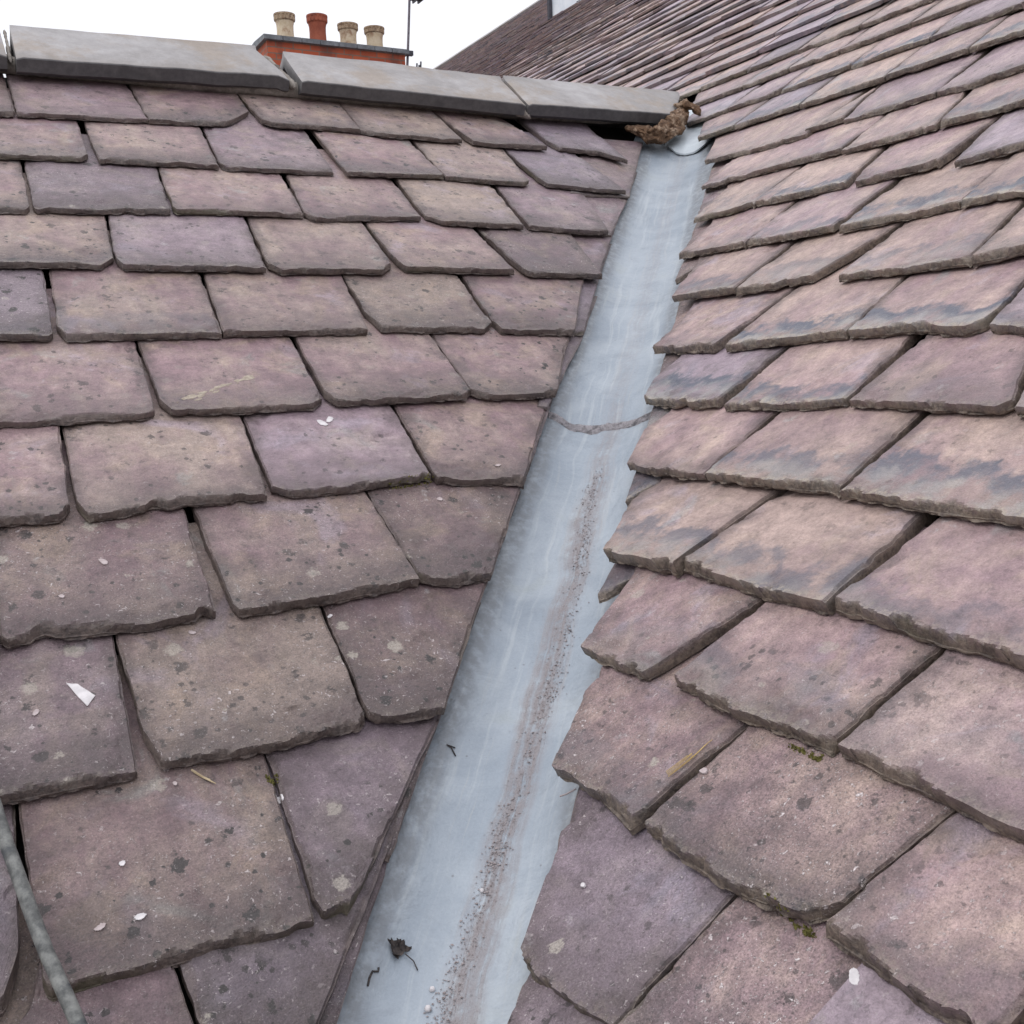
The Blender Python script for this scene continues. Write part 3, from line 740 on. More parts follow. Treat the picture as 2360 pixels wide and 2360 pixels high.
for k_ in range(3):
    v = .215 - .27*k_; u = uval_l(v)-.12
    while u > -2.2:
        wd = random.uniform(.28, .35); tone, wear = tonewear(TONE_L, 'd'); quick(FL, u-wd+.006, u, v, .55, .02, .27, tone, wear, fieldl); u -= wd
tag(fieldl.build('slate_courses', M_SLATE_L, side_roof, 30), kind='stuff')

# roof decks and the hidden faces of the roofs
V_RL = 3.615                                      # ridge of the side roof, up its slope
mb = MB(); h = -.082
p = [FL.at(-2.4, -.75, h), FL.at(uval_l(-.75)+.05, -.75, h), FL.at(uval_l(V_RL-.03)+.05, V_RL-.03, h), FL.at(-2.4, V_RL-.03, h)]
back = [p[2] + Vector((0, 2.6, -2.6*math.tan(PL))), p[3] + Vector((0, 2.6, -2.6*math.tan(PL)))]
for q in p + back: mb.add(q, (q.x, q.y))
mb.f += [[0, 1, 2, 3], [3, 2, 4, 5]]
mb.build('roof_deck', M_DECK, side_roof, 0)
mb = MB(); v0, v1 = -.75, V_TOP
p = [FR.at(-1.4, v0, h), FR.at(uval_r(v0)+.05, v0, h), FR.at(uval_r(3.05)+.05, 3.05, h), FR.at(Y_FAR, 3.05, h), FR.at(Y_FAR, v1, h), FR.at(-1.4, v1, h)]
for q in p: mb.add(q, (q.x, q.y))
b = [Vector((p[4].x+7, p[4].y, p[4].z-5.2)), Vector((p[5].x+7, p[5].y, p[5].z-5.2))]
for q in b: mb.add(q)
mb.f += [[0, 1, 2, 3, 4, 5], [5, 4, 6, 7]]
mb.build('roof_deck', M_DECK, main_roof, 0)
# capping along the top of the main roof
u = -.6; ridge_h = FR.at(0, V_TOP, .01)
while u < Y_FAR:
    mb = MB(); uu = min(u+.45, Y_FAR)
    for k, q in enumerate((u+.004, uu-.004)):
        o_ = [FR.at(q, V_TOP-.16, .012), FR.at(q, V_TOP-.16, .04), FR.at(q, V_TOP+.01, .045), FR.at(q, V_TOP+.01, .045)+Vector((.13, 0, -.09))]
        for z_ in o_: mb.add(z_, (q, .2))
    mb.f += [[0, 4, 5, 1], [1, 5, 6, 2], [2, 6, 7, 3], [0, 1, 2, 3], [4, 7, 6, 5]]
    mb.build('ridge_tile', M_RIDGE, main_roof, 0); u = uu + random.uniform(.0, .006)
    if u > 23.3: break

# ------------------------------------------------------------------ ridge tiles of the side roof
def ridge_tile(x0b, x1b, x0a, x1a, v0, v1, ln=.255, t=.040, hb=.030, seed=0.0, chip=0.0):
    """angle ridge: two wings, thick square lip"""
    mb = MB(); n = 44; rings = []
    apexv = lambda s: (v0+(v1-v0)*s)
    for i in range(n+1):
        s = i/n; e = min(s, 1-s)*(x1b-x0b); ring = []
        endr = max(0, 1-e/.012)
        wob = .003*fr(s*3+seed, seed) ; vb = v0+(v1-v0)*s + .0012*fr(s*14, seed)
        prof = [(0, hb, 1), (0, hb+t*.25, 1), (0, hb+t*.75, 1), (0, hb+t-.003, 1), (.0025, hb+t-.0005, .9), (.0035, hb+t, 0), (.012, hb+t, 0), (.05, hb+t, 0), (.10, hb+t, 0), (.16, hb+t, 0), (.21, hb+t, 0), (ln-.02, hb+t, 0)]
        for dv, h, eg in prof:
            f = dv/ln; u = x0b + (x0a-x0b)*f + ((x1b + (x1a-x1b)*f) - (x0b + (x0a-x0b)*f))*s
            hh = h + wob*(.3+f) + .0016*fr(u*9, dv*9, seed) - .006*endr*(h > hb+t*.5)
            if chip and s > .97 and dv < .03: hh -= .006
            ring.append((FL.at(u, vb+dv, hh), (u, dv), eg))
        ap = FL.at(ring[-1][1][0], vb+ln, hb+t+.002+wob*1.2)
        outer = ring + [(ap, (ring[-1][1][0], ln), 0)]
        y0, yy = ap.y, []
        for pt, uv_, eg in reversed(ring): yy.append((Vector((pt.x, 2*y0-pt.y, pt.z)), uv_, eg))
        inn = [(yy[-1][0] + Vector((0, -.03, .0)), (0, 0), 1), (ap - Vector((0, 0, t*1.25)), (0, .2), 1), (ring[0][0] + Vector((0, .03, 0)), (0, 0), 1)]
        rings.append([mb.add(q, uv_, (.5, .5, .5), (0, 0, 0), max(eg, .0)) for q, uv_, eg in outer + yy + inn])
    m_ = len(rings[0])
    for a, b in zip(rings, rings[1:]):
        for k in range(m_): mb.f.append([a[k], a[(k+1) % m_], b[(k+1) % m_], b[k]])
    mb.f.append(rings[0][::-1]); mb.f.append(rings[-1])
    return mb
TILES = [(-1.46, -.61, -1.46, -.61, 3.34, 3.36), (-.595, .233, -.60, .232, 3.345, 3.350), (.256, 1.058, .262, 1.005, 3.336, 3.386), (1.092, 1.893, 1.097, 1.903, 3.362, 3.330), (1.908, 2.553, 1.918, 2.745, 3.338, 3.366)]
for i, (a, b, c, d, v0, v1) in enumerate(TILES):
    o = ridge_tile(a, b, c, d, v0, v1, seed=3.1*i, chip=1.0 if i == 2 else 0).build('ridge_tile', M_RIDGE, side_roof, 28)
# bedding mortar: smeared in the joints and tucked back under the lips
def lump(path, rad, amp, freq, name, mat, parent=None, seed=0.0, n=16, squash=None, loc=None):
    """rough lump along a path"""
    mb = MB(); P_ = [Vector(p) for p in path]; rings = []
    # resample
    fine = []; fr_ = []
    for i in range(len(P_)-1):
        for k in range(8): q = k/8; fine.append(P_[i].lerp(P_[i+1], q)); fr_.append(rad[i]+(rad[i+1]-rad[i])*q)
    fine.append(P_[-1]); fr_.append(rad[-1])
    for j, p in enumerate(fine):
        t = (fine[min(j+1, len(fine)-1)]-fine[max(j-1, 0)]).normalized()
        a = t.orthogonal().normalized() if j == 0 else (pa - t*pa.dot(t)).normalized(); pa = a; b = t.cross(a)
        e = min(j, len(fine)-1-j); r = fr_[j]*(.25 if e == 0 else .7 if e == 1 else 1)
        ring = []
        for i in range(n):
            d = a*math.cos(2*math.pi*i/n) + b*math.sin(2*math.pi*i/n); q = p + d*r
            k = 1 + amp*noise.fractal(q*freq + Vector((seed, 0, 0)), 1.0, 2.0, 5)
            off = d*r*k
            if squash: ax, sq = squash; off -= ax*off.dot(ax)*(1-sq)
            ring.append(mb.add(p + off, (i/n, j*.02)))
        rings.append(ring)
    for r0, r1 in zip(rings, rings[1:]):
        for i in range(n): mb.f.append([r0[i], r0[(i+1) % n], r1[(i+1) % n], r1[i]])
    mb.f.append(rings[0][::-1]); mb.f.append(rings[-1])
    return mb.build(name, mat, parent, 50, loc=loc)
lump([FL.at(-1.5, 3.42, .012), FL.at(-.3, 3.42, .012), FL.at(1.0, 3.42, .012), FL.at(2.45, 3.42, .012)], [.028]*4, .35, 18, 'mortar_bed', M_MORTAR, side_roof, 1.0, 10)
for (ub, ua, sd_, r) in ((1.074, 1.03, 2, .020), (1.902, 1.908, 5, .014), (.244, .247, 9, .010)):
    lump([FL.at(ub, 3.372, .040), FL.at((ub+ua)/2, 3.50, .050), FL.at(ua, 3.60, .054)], [r*.7, r*.45, r*.45], .5, 40, 'mortar_joint', M_MORTAR, side_roof, sd_, 10)
lump([FL.at(1.84, 3.352, .030), FL.at(1.89, 3.345, .034), FL.at(1.925, 3.335, .018)], [.008, .014, .008], .6, 45, 'mortar_joint', M_MORTAR, side_roof, 4, 10)

# ------------------------------------------------------------------ lead valley
def lead_pt(s, w, dh=0.0):
    p = X0 + HD*s + PD*w; k = .046
    a, b = zl(p.y, -.056)/k, zr(p.x, -.056)/k; m_ = max(a, b)
    z = k*(m_ + math.log(math.exp(a-m_) + math.exp(b-m_)))
    z += .012*sstep(-.07, -.115, w)
    z += .0060*fr(s*3.2, w*7.0, 2.2) + .0030*fr(s*9, w*14, 7.7)
    return Vector((p.x, p.y, z + dh))
def strip(s0, s1, ds, dh0, ws, tailf=None, t=.004, name='lead_sheet', parent=None, sheet_l=None):
    mb = MB(); n = int((s1-s0)/ds); R = []
    for i in range(n+1):
        s = s0 + (s1-s0)*i/n; row = []
        for w_ in ws:
            sb = s
            if tailf: q = tailf(w_); sb = s0 + q + (s1 - s0 - q)*i/n
            row.append(mb.add(lead_pt(sb, w_, dh0), (sb, w_)))
        R.append(row)
    m_ = len(ws)
    for a, b in zip(R, R[1:]):
        for k in range(m_-1): mb.f.append([a[k], a[k+1], b[k+1], b[k]])
    lo = [mb.add(Vector(mb.v[i])-Vector((0, 0, t)), mb.uv[i]) for i in R[0]]
    for k in range(m_-1): mb.f.append([R[0][k+1], R[0][k], lo[k], lo[k+1]])
    return mb.build(name, M_LEAD, parent, 45)
lead = tag(empty('lead_valley', lead_pt(0, 0)), 'pale blue-grey lead lining running down the valley between the two slate roofs', 'valley gutter')
WS = [-.17 + .36*i/60 for i in range(61)] + [.22, .26]
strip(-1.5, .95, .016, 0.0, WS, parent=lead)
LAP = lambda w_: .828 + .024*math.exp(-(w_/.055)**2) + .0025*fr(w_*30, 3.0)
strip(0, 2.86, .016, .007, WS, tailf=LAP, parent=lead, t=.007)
# crust of old sealant along the lap
mb = MB(); R = []
for i in range(121):
    w_ = -.125 + .25*i/120; s = LAP(w_); row = []
    bw = .009 + .007*abs(fr(w_*25, 8.0)) + .008*max(0, 1-abs(w_+.03)/.02)
    for k, (ds, hh) in enumerate(((.006, .0078), (.003, .0090), (-.001, .0092), (-bw*.5, .0055), (-bw*.85, .003), (-bw, -.001))):
        row.append(mb.add(lead_pt(s+ds + .003*fr(w_*60, k*2.0), w_, hh + .0018*fr(w_*90, k*3.0) if k < 5 else -.001), (s, w_)))
    R.append(row)
for a, b in zip(R, R[1:]):
    for k in range(5): mb.f.append([a[k], a[k+1], b[k+1], b[k]])
mb.build('sealant_crust', M_LEADEDGE, lead, 30)
# saddle piece dressed over the head of the valley
mb = MB(); R = []; N1, N2 = 30, 18
for i in range(N1+1):
    a = i/N1; w_ = -.045 + .215*a
    tail = 2.57 + (9 if w_ < .075 else 24)*(w_-.075)**2
    row = []
    for j in range(N2+1):
        q = j/N2; s = tail + (3.00 - tail)*q
        lift = .020 + .018*math.sin(q*math.pi*.5) + .04*q*q*(1-a)
        row.append(mb.add(lead_pt(s, w_, lift + .006*fr(w_*14, s*12)), (s, w_)))
    R.append(row)
for a, b in zip(R, R[1:]):
    for k in range(N2): mb.f.append([a[k], a[k+1], b[k+1], b[k]])
lo = [mb.add(Vector(mb.v[r[0]])-Vector((0, 0, .006)), (3, 0)) for r in R]
for k in range(N1): mb.f.append([R[k][0], R[k+1][0], lo[k+1], lo[k]])
M_SADDLE = simple('bright_lead', (.44, .49, .53), (.56, .61, .65), 12, .5, .5, .004)
mb.build('saddle_flashing', M_SADDLE, lead, 45)
# grit washed into the bottom of the gutter
mb = MB()
for i in range(3800):
    c = random.random(); s = .70 - 1.35*c**.8
    clump = max(0, fr(s*9, 4.4)+.25)
    if random.random() > .25 + clump: continue
    w_ = .020 + random.gauss(0, .009) + (.012*math.sin(s*7)) - max(0, -s-.25)*.14
    r = random.choice((.0008, .001, .0012, .0015, .002, .0028))*random.uniform(.6, 1.1)
    p = lead_pt(s, w_, .0012); a = random.uniform(0, 6.28); ids = []
    ax = Vector((math.cos(a), math.sin(a), random.uniform(-.3, .3))); ay = Vector((-math.sin(a), math.cos(a), random.uniform(-.3, .3)))*random.uniform(.35, .8); az = Vector((0, 0, random.uniform(.2, .5)))
    for d in (ax, ay, -ax*.9, -ay*1.1, az, -az): ids.append(mb.add(p + d*r*random.uniform(.8, 1.3)))
    for f in ((0, 1, 4), (1, 2, 4), (2, 3, 4), (3, 0, 4), (1, 0, 5), (2, 1, 5), (3, 2, 5), (0, 3, 5)): mb.f.append([ids[k] for k in f])
tag(mb.build('grit', M_GRIT, None, 0), kind='stuff')

# ------------------------------------------------------------------ mortar lump under the end of the ridge
pts = [FL.at(2.335, 3.345, .012), FL.at(2.370, 3.318, .012), FL.at(2.42, 3.290, .014), FL.at(2.475, 3.285, .022), FL.at(2.545, 3.33, .040), FL.at(2.60, 3.39, .056), FL.at(2.645, 3.425, .066)]
o = lump(pts, [.010, .024, .036, .036, .029, .029, .019], .95, 26, 'mortar_lump', M_CLAY, None, 2.0, 44, squash=(FL.N, .8), loc=pts[2])
tag(o, 'crumbly rust-brown lump bulging out below the end of the last grey ridge tile', 'mortar')
lump([FL.at(2.600, 3.452, .075), FL.at(2.640, 3.430, .092), FL.at(2.668, 3.395, .088), FL.at(2.672, 3.362, .075)], [.010, .022, .020, .008], .9, 34, 'loose_fragment', M_CLAY, o, 6.0, 30, squash=(FL.N, .6))

# ------------------------------------------------------------------ chimney behind the ridge
def view(px, py, Y):
    r = CF + CR*((px-1180)/2449.12) - CU*((py-1180)/2449.12)
    return EYE + r*(Y/r.y)
Yc = 14.0
A = view(607, 73, Yc); B = view(944, 116, Yc); zt = (A.z+B.z)/2; x0, x1 = A.x, B.x; dp = .95
ch = tag(empty('chimney_stack', (.5*(x0+x1), Yc+dp/2, 0)), 'red brick chimney stack with four pots showing above the ridge tiles', 'chimney')
mb = MB(); inset = .05; zb = zt-.062
def wallbox(mb, xa, xb, ya, yb, za, zb_):
    for (p, q) in (((xa, ya), (xb, ya)), ((xb, ya), (xb, yb)), ((xb, yb), (xa, yb)), ((xa, yb), (xa, ya))):
        ln = math.hypot(q[0]-p[0], q[1]-p[1])
        i = [mb.add((p[0], p[1], za), (0, za)), mb.add((q[0], q[1], za), (ln, za)), mb.add((q[0], q[1], zb_), (ln, zb_)), mb.add((p[0], p[1], zb_), (0, zb_))]; mb.f.append(i)
wallbox(mb, x0+inset, x1-inset, Yc+inset, Yc+dp-inset, 0, zb); mb.build('brick_shaft', M_BRICK, ch, 0)
mb = MB(); nx = 8
for i in range(nx):
    xa = x0+(x1-x0)*i/nx; xb = x0+(x1-x0)*(i+1)/nx
    box(mb, ((xa+xb)/2, Yc+dp/2, zb+.028), ((xb-xa)/2-.004, 0, 0), (0, dp/2, 0), (0, 0, .028))
    c_ = [mb.add(q) for q in ((xa+.004, Yc+.01, zb+.057), (xb-.004, Yc+.01, zb+.057), (xb-.004, Yc+dp/2, zb+.085), (xa+.004, Yc+dp/2, zb+.085), (xb-.004, Yc+dp-.01, zb+.057), (xa+.004, Yc+dp-.01, zb+.057))]
    mb.f += [[c_[0], c_[1], c_[2], c_[3]], [c_[3], c_[2], c_[4], c_[5]], [c_[1], c_[4], c_[2]], [c_[0], c_[3], c_[5]]]
mb.build('coping', M_COPING, ch, 0)
for px, pt, pb, mt, lab in ((655, 34, 76, M_POT_CREAM, None), (730, 37, 83, M_POT_RED, 'terracotta red pot, the only red one of the four'), (801, 57, 96, M_POT_CREAM, None), (862, 65, 110, M_POT_CREAM, None)):
    T = view(px, pt, Yc+dp/2); r = .118; H = T.z - (zb+.065)
    z0 = zb+.065
    mb = MB(); lathe(mb, (T.x, Yc+dp/2, z0), [(r*.98, 0), (r*.96, H*.25), (r*.93, H*.5), (r*.95, H*.66), (r*1.02, H*.74), (r*1.05, H*.80), (r*.9, H*.80), (r*.85, H*.4)], 28)
    pot = mb.build('chimney_pot', mt, ch, 40)
    if lab: pot['label'] = lab
    mb = MB(); rings = []; n_ = 96
    for rr, zz, wv_ in ((1.02, .76, 0), (1.16, .80, 0), (1.19, .83, .05), (1.19, .93, .05), (1.21, .95, 0), (1.20, 1.0, 0), (1.04, 1.0, 0), (.92, .86, 0), (.92, .76, 0)):
        rings.append([mb.add((T.x + r*(rr - wv_*(math.cos(2*math.pi*16*i/n_) > .2))*math.cos(2*math.pi*i/n_), Yc+dp/2 + r*(rr - wv_*(math.cos(2*math.pi*16*i/n_) > .2))*math.sin(2*math.pi*i/n_), z0+H*zz)) for i in range(n_)])
    for r0, r1 in zip(rings, rings[1:] + rings[:1]):
        for i in range(n_): mb.f.append([r0[i], r0[(i+1) % n_], r1[(i+1) % n_], r1[i]])
    mb.build('rim', M_POT_RED if mt == M_POT_RED else M_RIM, pot, 30)
# aerials
q0 = view(938, 175, Yc+.1); q1 = view(945, -24, Yc+.1)
ae = tag(empty('tv_aerial', q0), 'thin mast of a television aerial rising at the right end of the chimney', 'aerial')
mb = MB(); tube(mb, [q0, q0.lerp(q1, .5), q1+Vector((0, 0, .05))], .018, 8); mb.build('mast', M_METAL, ae)
mb = MB(); bd = Vector((.94, -.1, .02)); tube(mb, [q1-bd*.05, q1+bd*1.15], .010, 6)
for k in range(11):
    c_ = q1 + bd*(.02+.1*k); tube(mb, [c_-Vector((0, .15, .012)), c_+Vector((0, .15, -.012))], .005, 5)
mb.build('boom', M_DARKMETAL, ae)
mb = MB()
for k in range(7):
    c_ = q1 + bd*(.02+.026*k); box(mb, c_+Vector((0, 0, -.03)), bd*.010, Vector((0, .10, 0)), Vector((0, .01, .05+.035*(k % 3))))
mb.build('reflector', M_DARKMETAL, ae, 0)
mb = MB(); box(mb, view(943, 123, Yc+.1), (.05, 0, 0), (0, .03, 0), (0, 0, .03)); mb.build('bracket', M_DARKMETAL, ae, 0)
base = view(966, 175, 22)
a2 = tag(empty('roof_spikes', base), 'three tiny thin spikes just above the ridge tiles beside the chimney', 'aerial')
for px, py in ((961, 146), (966, 150), (970, 142)):
    mb = MB(); tube(mb, [view(px-1, 176, 22), view(px, py, 22)], .018, 6); mb.build('prong', M_DARKMETAL, a2)
# dormer far up the main roof
dm = FR.at(12.33, 8.43, .03)
do = tag(empty('dormer', dm), 'pale lead-clad dormer far up the main roof at the top edge', 'dormer')
yw, hgt, dep = 1.5, 1.0, 1.0/math.tan(PR)
mb = MB()
c8 = [Vector((dm.x, dm.y-yw, dm.z-.03)), Vector((dm.x, dm.y, dm.z-.03)), Vector((dm.x, dm.y, dm.z+hgt)), Vector((dm.x, dm.y-yw, dm.z+hgt)), Vector((dm.x+dep+.1, dm.y-yw, dm.z+hgt)), Vector((dm.x+dep+.1, dm.y, dm.z+hgt))]
for q in c8: mb.add(q, (q.y, q.z))
mb.f += [[0, 1, 2, 3], [3, 2, 5, 4], [1, 5, 2], [0, 3, 4]]
mb.build('cheek', M_DORMER, do, 0)
mb = MB(); tube(mb, [dm+Vector((-.02, .02, -.05)), dm+Vector((-.02, .02, hgt))], .035, 6); mb.build('corner_flashing', M_DARKMETAL, do)
mb = MB(); box(mb, (dm.x-.012, dm.y-yw/2, dm.z+.62), (.012, 0, 0), (0, .5, 0), (0, 0, .26)); mb.build('window', M_DORMER, do, 0)
mb = MB(); 
for s_ in (-.24, .24): box(mb, (dm.x-.026, dm.y-yw/2+s_, dm.z+.62), (.004, 0, 0), (0, .20, 0), (0, 0, .20))
mb.build('pane', M_GLASS, do, 0)
mb = MB(); box(mb, (dm.x+dep/2, dm.y-yw/2, dm.z+hgt+.03), (dep/2+.12, 0, 0), (0, yw/2+.1, 0), (0, 0, .028)); mb.build('flat_roof', M_DORMER, do, 0)

# ------------------------------------------------------------------ small things lying on the slates
vs, fs = [], []
for V_, F_ in ALL:
    b = len(vs); vs += V_; fs += [[i+b for i in f] for f in F_]
bvh = BVHTree.FromPolygons(vs, fs)
def on(F, u, v):
    p = F.at(u/1000, v/1000, .4); hit = bvh.ray_cast(p, -F.N)
    return hit[0] if hit[0] else F.at(u/1000, v/1000, 0)
def chipmesh(F, pts, th, mat, name, seed, curl=0.0, sub=5):
    """thin flake with a ragged outline lying on the slate"""
    c = Vector((sum(p[0] for p in pts)/len(pts), sum(p[1] for p in pts)/len(pts), 0)); out = []
    for i in range(len(pts)):
        a, b = pts[i], pts[(i+1) % len(pts)]
        for k in range(sub):
            q = k/sub; out.append((a[0]+(b[0]-a[0])*q + 1.1*nz(i+q*3, seed), a[1]+(b[1]-a[1])*q + 1.1*nz(i+q*3, seed+5)))
    mb = MB(); n = len(out); rings = []
    for kk, (sc_, hh) in enumerate(((1, .0005), (1, th*.7), (.93, th), (.5, th+curl*.3))):
        r = []
        for (u, v) in out:
            uu, v2 = c.x+(u-c.x)*sc_, c.y+(v-c.y)*sc_; p = on(F, uu, v2)
            cu = curl*((u-c.x)**2+(v-c.y)**2)/900.0 if kk < 3 else 0
            r.append(mb.add(p + F.N*(hh + min(cu, .006)), (uu*.001, v2*.001)))
        rings.append(r)
    for a, b in zip(rings, rings[1:]):
        for i in range(n): mb.f.append([a[i], a[(i+1) % n], b[(i+1) % n], b[i]])
    ce = mb.add(on(F, c.x, c.y) + F.N*(th+curl*.3), (0, 0))
    for i in range(n): mb.f.append([rings[-1][i], rings[-1][(i+1) % n], ce])
    return mb.build(name, mat, None, 40, loc=on(F, c.x, c.y))
def blob(u, v, a, b, ang, n=7):
    ca, sa = math.cos(ang), math.sin(ang); o = []
    for i in range(n):
        q = 2*math.pi*i/n; x, y = a*math.cos(q)*random.uniform(.75, 1.15), b*math.sin(q)*random.uniform(.75, 1.15); o.append((u+x*ca-y*sa, v+x*sa+y*ca))
    return o
o = chipmesh(FL, [(106, 1073), (121, 1068), (140, 1040), (127, 1022)], .0016, M_WHITE, 'paint_flake', 1.0, .001)
tag(o, 'large white angular flake on the slate at the left edge', 'flake')
for (u, v, a, lab) in ((653, 1648, 2.2, 'left petal of the white pair on the slate beside the chipped tail'), (673, 1659, .9, 'right petal of the white pair on the slate beside the chipped tail')):
    tag(chipmesh(FL, blob(u, v, 13, 8, a), .0012, M_WHITE, 'petal', u, .002), lab, 'petal', 'pair of white petals')
CH = [(190, 1308, 12, 7, -1.0, 'pinkish leaf-shaped chip in the middle of a dark stained slate'), (294, 1139, 10, 5, -.5, 'small pale chip just under the tail of the dark stained slate'),
      (808, 1387, 8, 8, .4, 'rounded pale chip near the top of the slate next to the lead'), (959, 1454, 9, 5, .3, 'thin pink chip near the tail of a slate beside the lead, halfway down'),
      (62, 1027, 9, 5, .9, 'pinkish chip just below and left of the big white flake'), (140, 685, 9, 6, .2, 'white chip on the largest slate near the bottom left, right of another'),
      (95, 685, 9, 5, .4, 'pale pink chip near the grey pole on the largest bottom slate'), (345, 816, 5, 11, .4, 'bluish white sliver wedged in the joint below the moss tuft'),
      (217, 874, 4, 6, .2, 'tiny pale chip beside the dry straw on the left roof'), (513, 1133, 6, 5, .2, 'small white chip at the head of a joint between two lower left slates'),
      (120, 1237, 7, 5, -.6, 'pale chip in the lower half of the dark stained slate'), (132, 766, 6, 5, .6, 'small white chip in the middle of the largest bottom slate')]
for u, v, a, b, an, lab in CH:
    tag(chipmesh(FL, blob(u, v, a*.8, b*.8, an), .0018, M_PINKISH if 'pink' in lab else M_WHITE if 'white' in lab else M_PINKISH, 'stone_chip', u+v, .0), lab, 'chip', 'pale chips scattered on the slates')
tag(chipmesh(FR, blob(678, 208, 10, 6.5, .8, 9), .004, M_WHITE, 'bird_dropping', 3.0), 'bright white lumpy spot on the slate at bottom right', 'bird dropping')
tag(chipmesh(FR, blob(1008, 318, 6, 5, .2, 8), .003, M_PINKISH, 'stone_chip', 8.0), 'cream chip beside the yellow straw on the right roof', 'chip', 'pale chips scattered on the slates')
tag(chipmesh(FR, blob(1039, 119, 4, 3.5, .2, 8), .003, M_WHITE, 'stone_chip', 9.0), 'small round white chip on the bottom slate right of the lead', 'chip', 'pale chips scattered on the slates')
# cream streak left on one slate
sp = [(384, 1725), (440, 1748), (501, 1784), (555, 1809)]
edge_ = [(a[0]-1, a[1]+random.uniform(3, 7)) for a in sp] + [(a[0]+2, a[1]-random.uniform(2, 6)) for a in reversed(sp)]
M_STREAK = simple('cream_dropping', (.27, .225, .18), (.42, .37, .30), 130, .8, .6, .001)
for i_, (a, b) in enumerate(((0, 1), (1, 2), (2, 3))):
    pass
mb = MB()
for k in range(46):
    q = random.random()**1.0*3; i_ = min(2, int(q)); q -= i_; a, b = sp[i_], sp[i_+1]
    u = a[0]+(b[0]-a[0])*q + random.gauss(0, 3); v = a[1]+(b[1]-a[1])*q + random.gauss(0, 4.5); r = random.uniform(1.5, 7); p = on(FL, u, v); ids = []; dx_, dy_ = .86, .5
    for z in range(7):
        an = 2*math.pi*z/7; rr = r*random.uniform(.5, 1.3); la, lb = rr*1.9*math.cos(an), rr*.62*math.sin(an); ids.append(mb.add(on(FL, u+la*dx_-lb*dy_, v+la*dy_+lb*dx_) + FL.N*.0003))
    ce = mb.add(p + FL.N*.0013)
    for z in range(7): mb.f.append([ids[z], ids[(z+1) % 7], ce])
tag(mb.build('dropping_streak', M_STREAK, None, 50, loc=on(FL, 470, 1766)), 'cream streak of dried droppings slanting across a mauve slate left of centre', 'bird dropping')
def straw(F, pts, r, mat, name, lab, cat, forks=0, side=None, lift=.0015):
    mb = MB(); fine = []
    for i in range(len(pts)-1):
        for k in range(6): q = k/6; fine.append((pts[i][0]+(pts[i+1][0]-pts[i][0])*q, pts[i][1]+(pts[i+1][1]-pts[i][1])*q))
    fine.append(pts[-1])
    def world(u, v): return on(F, u, v) + F.N*(lift+r)
    tube(mb, [world(*p) for p in fine], [r*(1 if 1 < k < len(fine)-2 else .6) for k in range(len(fine))], 6)
    for f_ in range(forks):
        s_ = random.uniform(-3, 3); n_ = random.randint(len(fine)//2, len(fine))
        tube(mb, [world(p[0]+s_*(k/len(fine))**2*2.2+random.uniform(-.4, .4), p[1]+abs(s_)*.8) + F.N*.002*f_ for k, p in enumerate(fine[:n_])], r*.6, 5)
    return tag(mb.build(name, mat, None, 60, loc=world(*pts[0])), lab, cat)
straw(FL, [(242, 889), (254, 873), (268, 858)], .0011, M_STRAW, 'straw', 'short pale dry straw lying on the large slate at lower left', 'straw', 2)
straw(FR, [(1044, 288), (1040, 322), (1041, 363)], .0007, M_YSTRAW, 'straw', 'yellow tuft of straw caught in a joint right of the lead', 'straw', 5)
def moss(F, pts, r, lab):
    mb = MB()
    for k in range(80):
        i_ = random.randrange(len(pts)); a = pts[i_]; b = pts[min(i_+1, len(pts)-1)]; q = random.random()
        u = a[0]+(b[0]-a[0])*q + random.gauss(0, r*.45); v = a[1]+(b[1]-a[1])*q + random.gauss(0, r*.3)
        p = on(F, u, v); s_ = random.uniform(.0012, .0030); d = (F.N + Vector((random.uniform(-.8, .8), random.uniform(-.8, .8), random.uniform(-.3, .5)))).normalized()
        a_ = d.orthogonal().normalized(); b_ = d.cross(a_)
        ids = [mb.add(p + (a_*math.cos(z*2.094)+b_*math.sin(z*2.094))*s_*.8) for z in range(3)] + [mb.add(p + d*s_*1.8)]
        mb.f += [[ids[0], ids[1], ids[3]], [ids[1], ids[2], ids[3]], [ids[2], ids[0], ids[3]]]
    return tag(mb.build('moss', M_MOSS, None, 0, loc=on(F, *pts[0])), lab, 'moss')
moss(FL, [(345, 853), (343, 845)], 8, 'dark green moss tuft in the joint above the bluish sliver, lower left')
moss(FL, [(722, 1434), (759, 1437), (806, 1444)], 9, 'yellow-green moss along the chipped tail of a slate left of the lead')
moss(FR, [(935, 400), (905, 399), (885, 398)], 8, 'yellow-green moss under a slate tail right of the lead')
moss(FR, [(800, 224), (770, 222), (750, 221)], 6, 'dark green moss under the chipped slate corner at lower right')
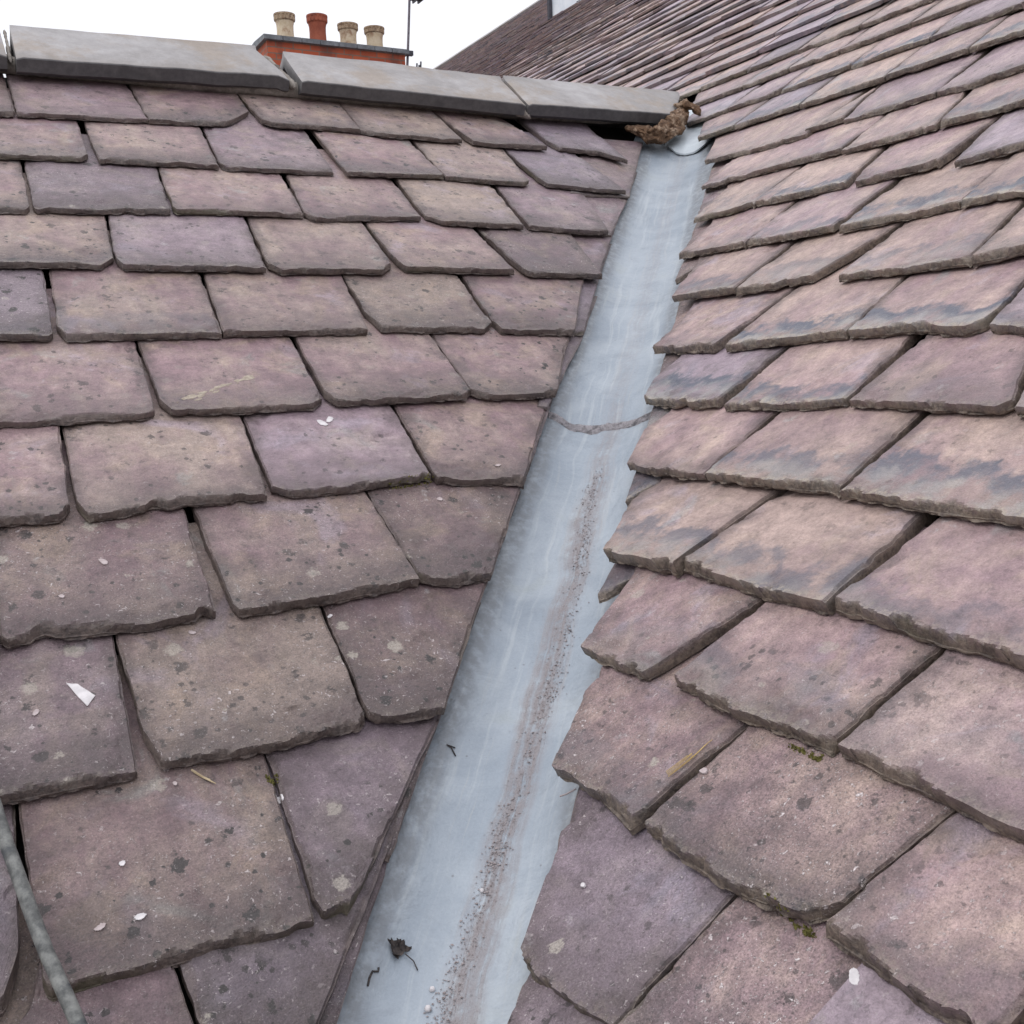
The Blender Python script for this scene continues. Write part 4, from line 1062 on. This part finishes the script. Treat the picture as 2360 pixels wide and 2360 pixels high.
# litter on the lead
def lead_line(pts, r, mat, name, lab, cat, lift=.002):
    mb = MB(); tube(mb, [lead_pt(s, w_, lift + (q if len(p_) > 2 else 0)) for p_ in pts for s, w_, q in [(p_ + (0,))[:3]]], r, 6)
    return tag(mb.build(name, mat, None, 60, loc=lead_pt(pts[0][0], pts[0][1], lift)), lab, cat)
mb = MB()
for (ds, dw, a, L_, W_, cu) in ((0, 0, .3, .012, .006, .010), (.006, .005, 1.6, .010, .004, .014), (-.005, -.004, 2.4, .011, .004, .010), (.003, -.007, .9, .009, .0035, .012)):
    R = []
    for i in range(7):
        q = i/6-.5; row = []
        for j in range(4):
            z = (j/3-.5)*2; wd = W_*max(.1, math.cos(q*math.pi)**.7)
            dx, dy = q*2*L_, z*wd
            row.append(mb.add(lead_pt(-.356+ds+dx*math.cos(a)-dy*math.sin(a), -.079+dw+dx*math.sin(a)+dy*math.cos(a), .0025 + cu*(q*q*2.2) + .003*z*z + .0015*nz(q*5, z*3, a))))
        R.append(row)
    for r0, r1 in zip(R, R[1:]):
        for k in range(3): mb.f.append([r0[k], r0[k+1], r1[k+1], r1[k]])
tube(mb, [lead_pt(-.356, -.071, .006), lead_pt(-.359, -.059, .004), lead_pt(-.367, -.051, .002)], .0008, 5)
tag(mb.build('dead_leaf', M_LEAF, None, 60, loc=lead_pt(-.356, -.079)), 'shrivelled black dead leaf on the lead near the bottom', 'leaf')
lead_line([(-.053, -.092), (-.058, -.104), (-.057, -.097), (-.065, -.088)], .0010, M_LEAF, 'twig', 'tiny bent dark twig on the left side of the lead', 'twig')
lead_line([(-.413, -.100), (-.404, -.101), (-.396, -.100), (-.392, -.094), (-.388, -.095)], .0014, M_LEAF, 'twig', 'short curved dark twig below the dead leaf on the lead', 'twig')
mb = MB(); pp = [FR.at(1.238, .258, .026), FR.at(1.245, .275, .028), FR.at(1.250, .292, .030)]
p0 = lead_pt(-.158, .094, .03); tube(mb, [p0, p0+(HD*.004+PD*.010+Vector((0, 0, .003))), p0+(HD*.006+PD*.022+Vector((0, 0, .010)))], .0012, 6)
tag(mb.build('stem', M_PINKISH, None, 60, loc=p0), 'pale curled stem at the corner of a slate overhanging the lead', 'stem')
def pebble(s, w_, r, lab, seed):
    mb = MB(); bmx = bmesh.new(); bmesh.ops.create_icosphere(bmx, subdivisions=2, radius=r); p0 = lead_pt(s, w_, r*.5)
    idx = [mb.add(p0 + v.co*(1+.35*noise.noise(v.co*400+Vector((seed, 0, 0))))*1.0) for v in bmx.verts]
    for f in bmx.faces: mb.f.append([idx[v.index] for v in f.verts])
    bmx.free(); return tag(mb.build('pebble', M_WHITE, None, 60, loc=p0), lab, 'pebble', 'white crumbs on the lead')
pebble(-.252, .003, .0032, 'small white crumb in the gutter, uppermost of the three', 1)
pebble(-.385, -.026, .0036, 'white crumb in the gutter between two others', 5)
pebble(-.408, -.024, .0045, 'largest white crumb at the very bottom of the gutter', 9)

# ------------------------------------------------------------------ pole at the bottom left
pp = [FL.at(-.075, 1.25, .062), FL.at(.000, .858, .050), FL.at(.008, .804, .048), FL.at(.0325, .666, .046), FL.at(.0495, .596, .044), FL.at(.115, .30, .046), FL.at(.17, .05, .05)]
fine = []
for a, b in zip(pp, pp[1:]):
    for k in range(6): fine.append(a.lerp(b, k/6) + FL.U*.0008*nz(len(fine)*.7, 2))
fine.append(pp[-1]); mb = MB(); tube(mb, fine, .0082, 18)
tag(mb.build('pole', M_POLE, None, 60, loc=pp[0]), 'thin weathered grey pole lying on the slates at the bottom left corner', 'pole')
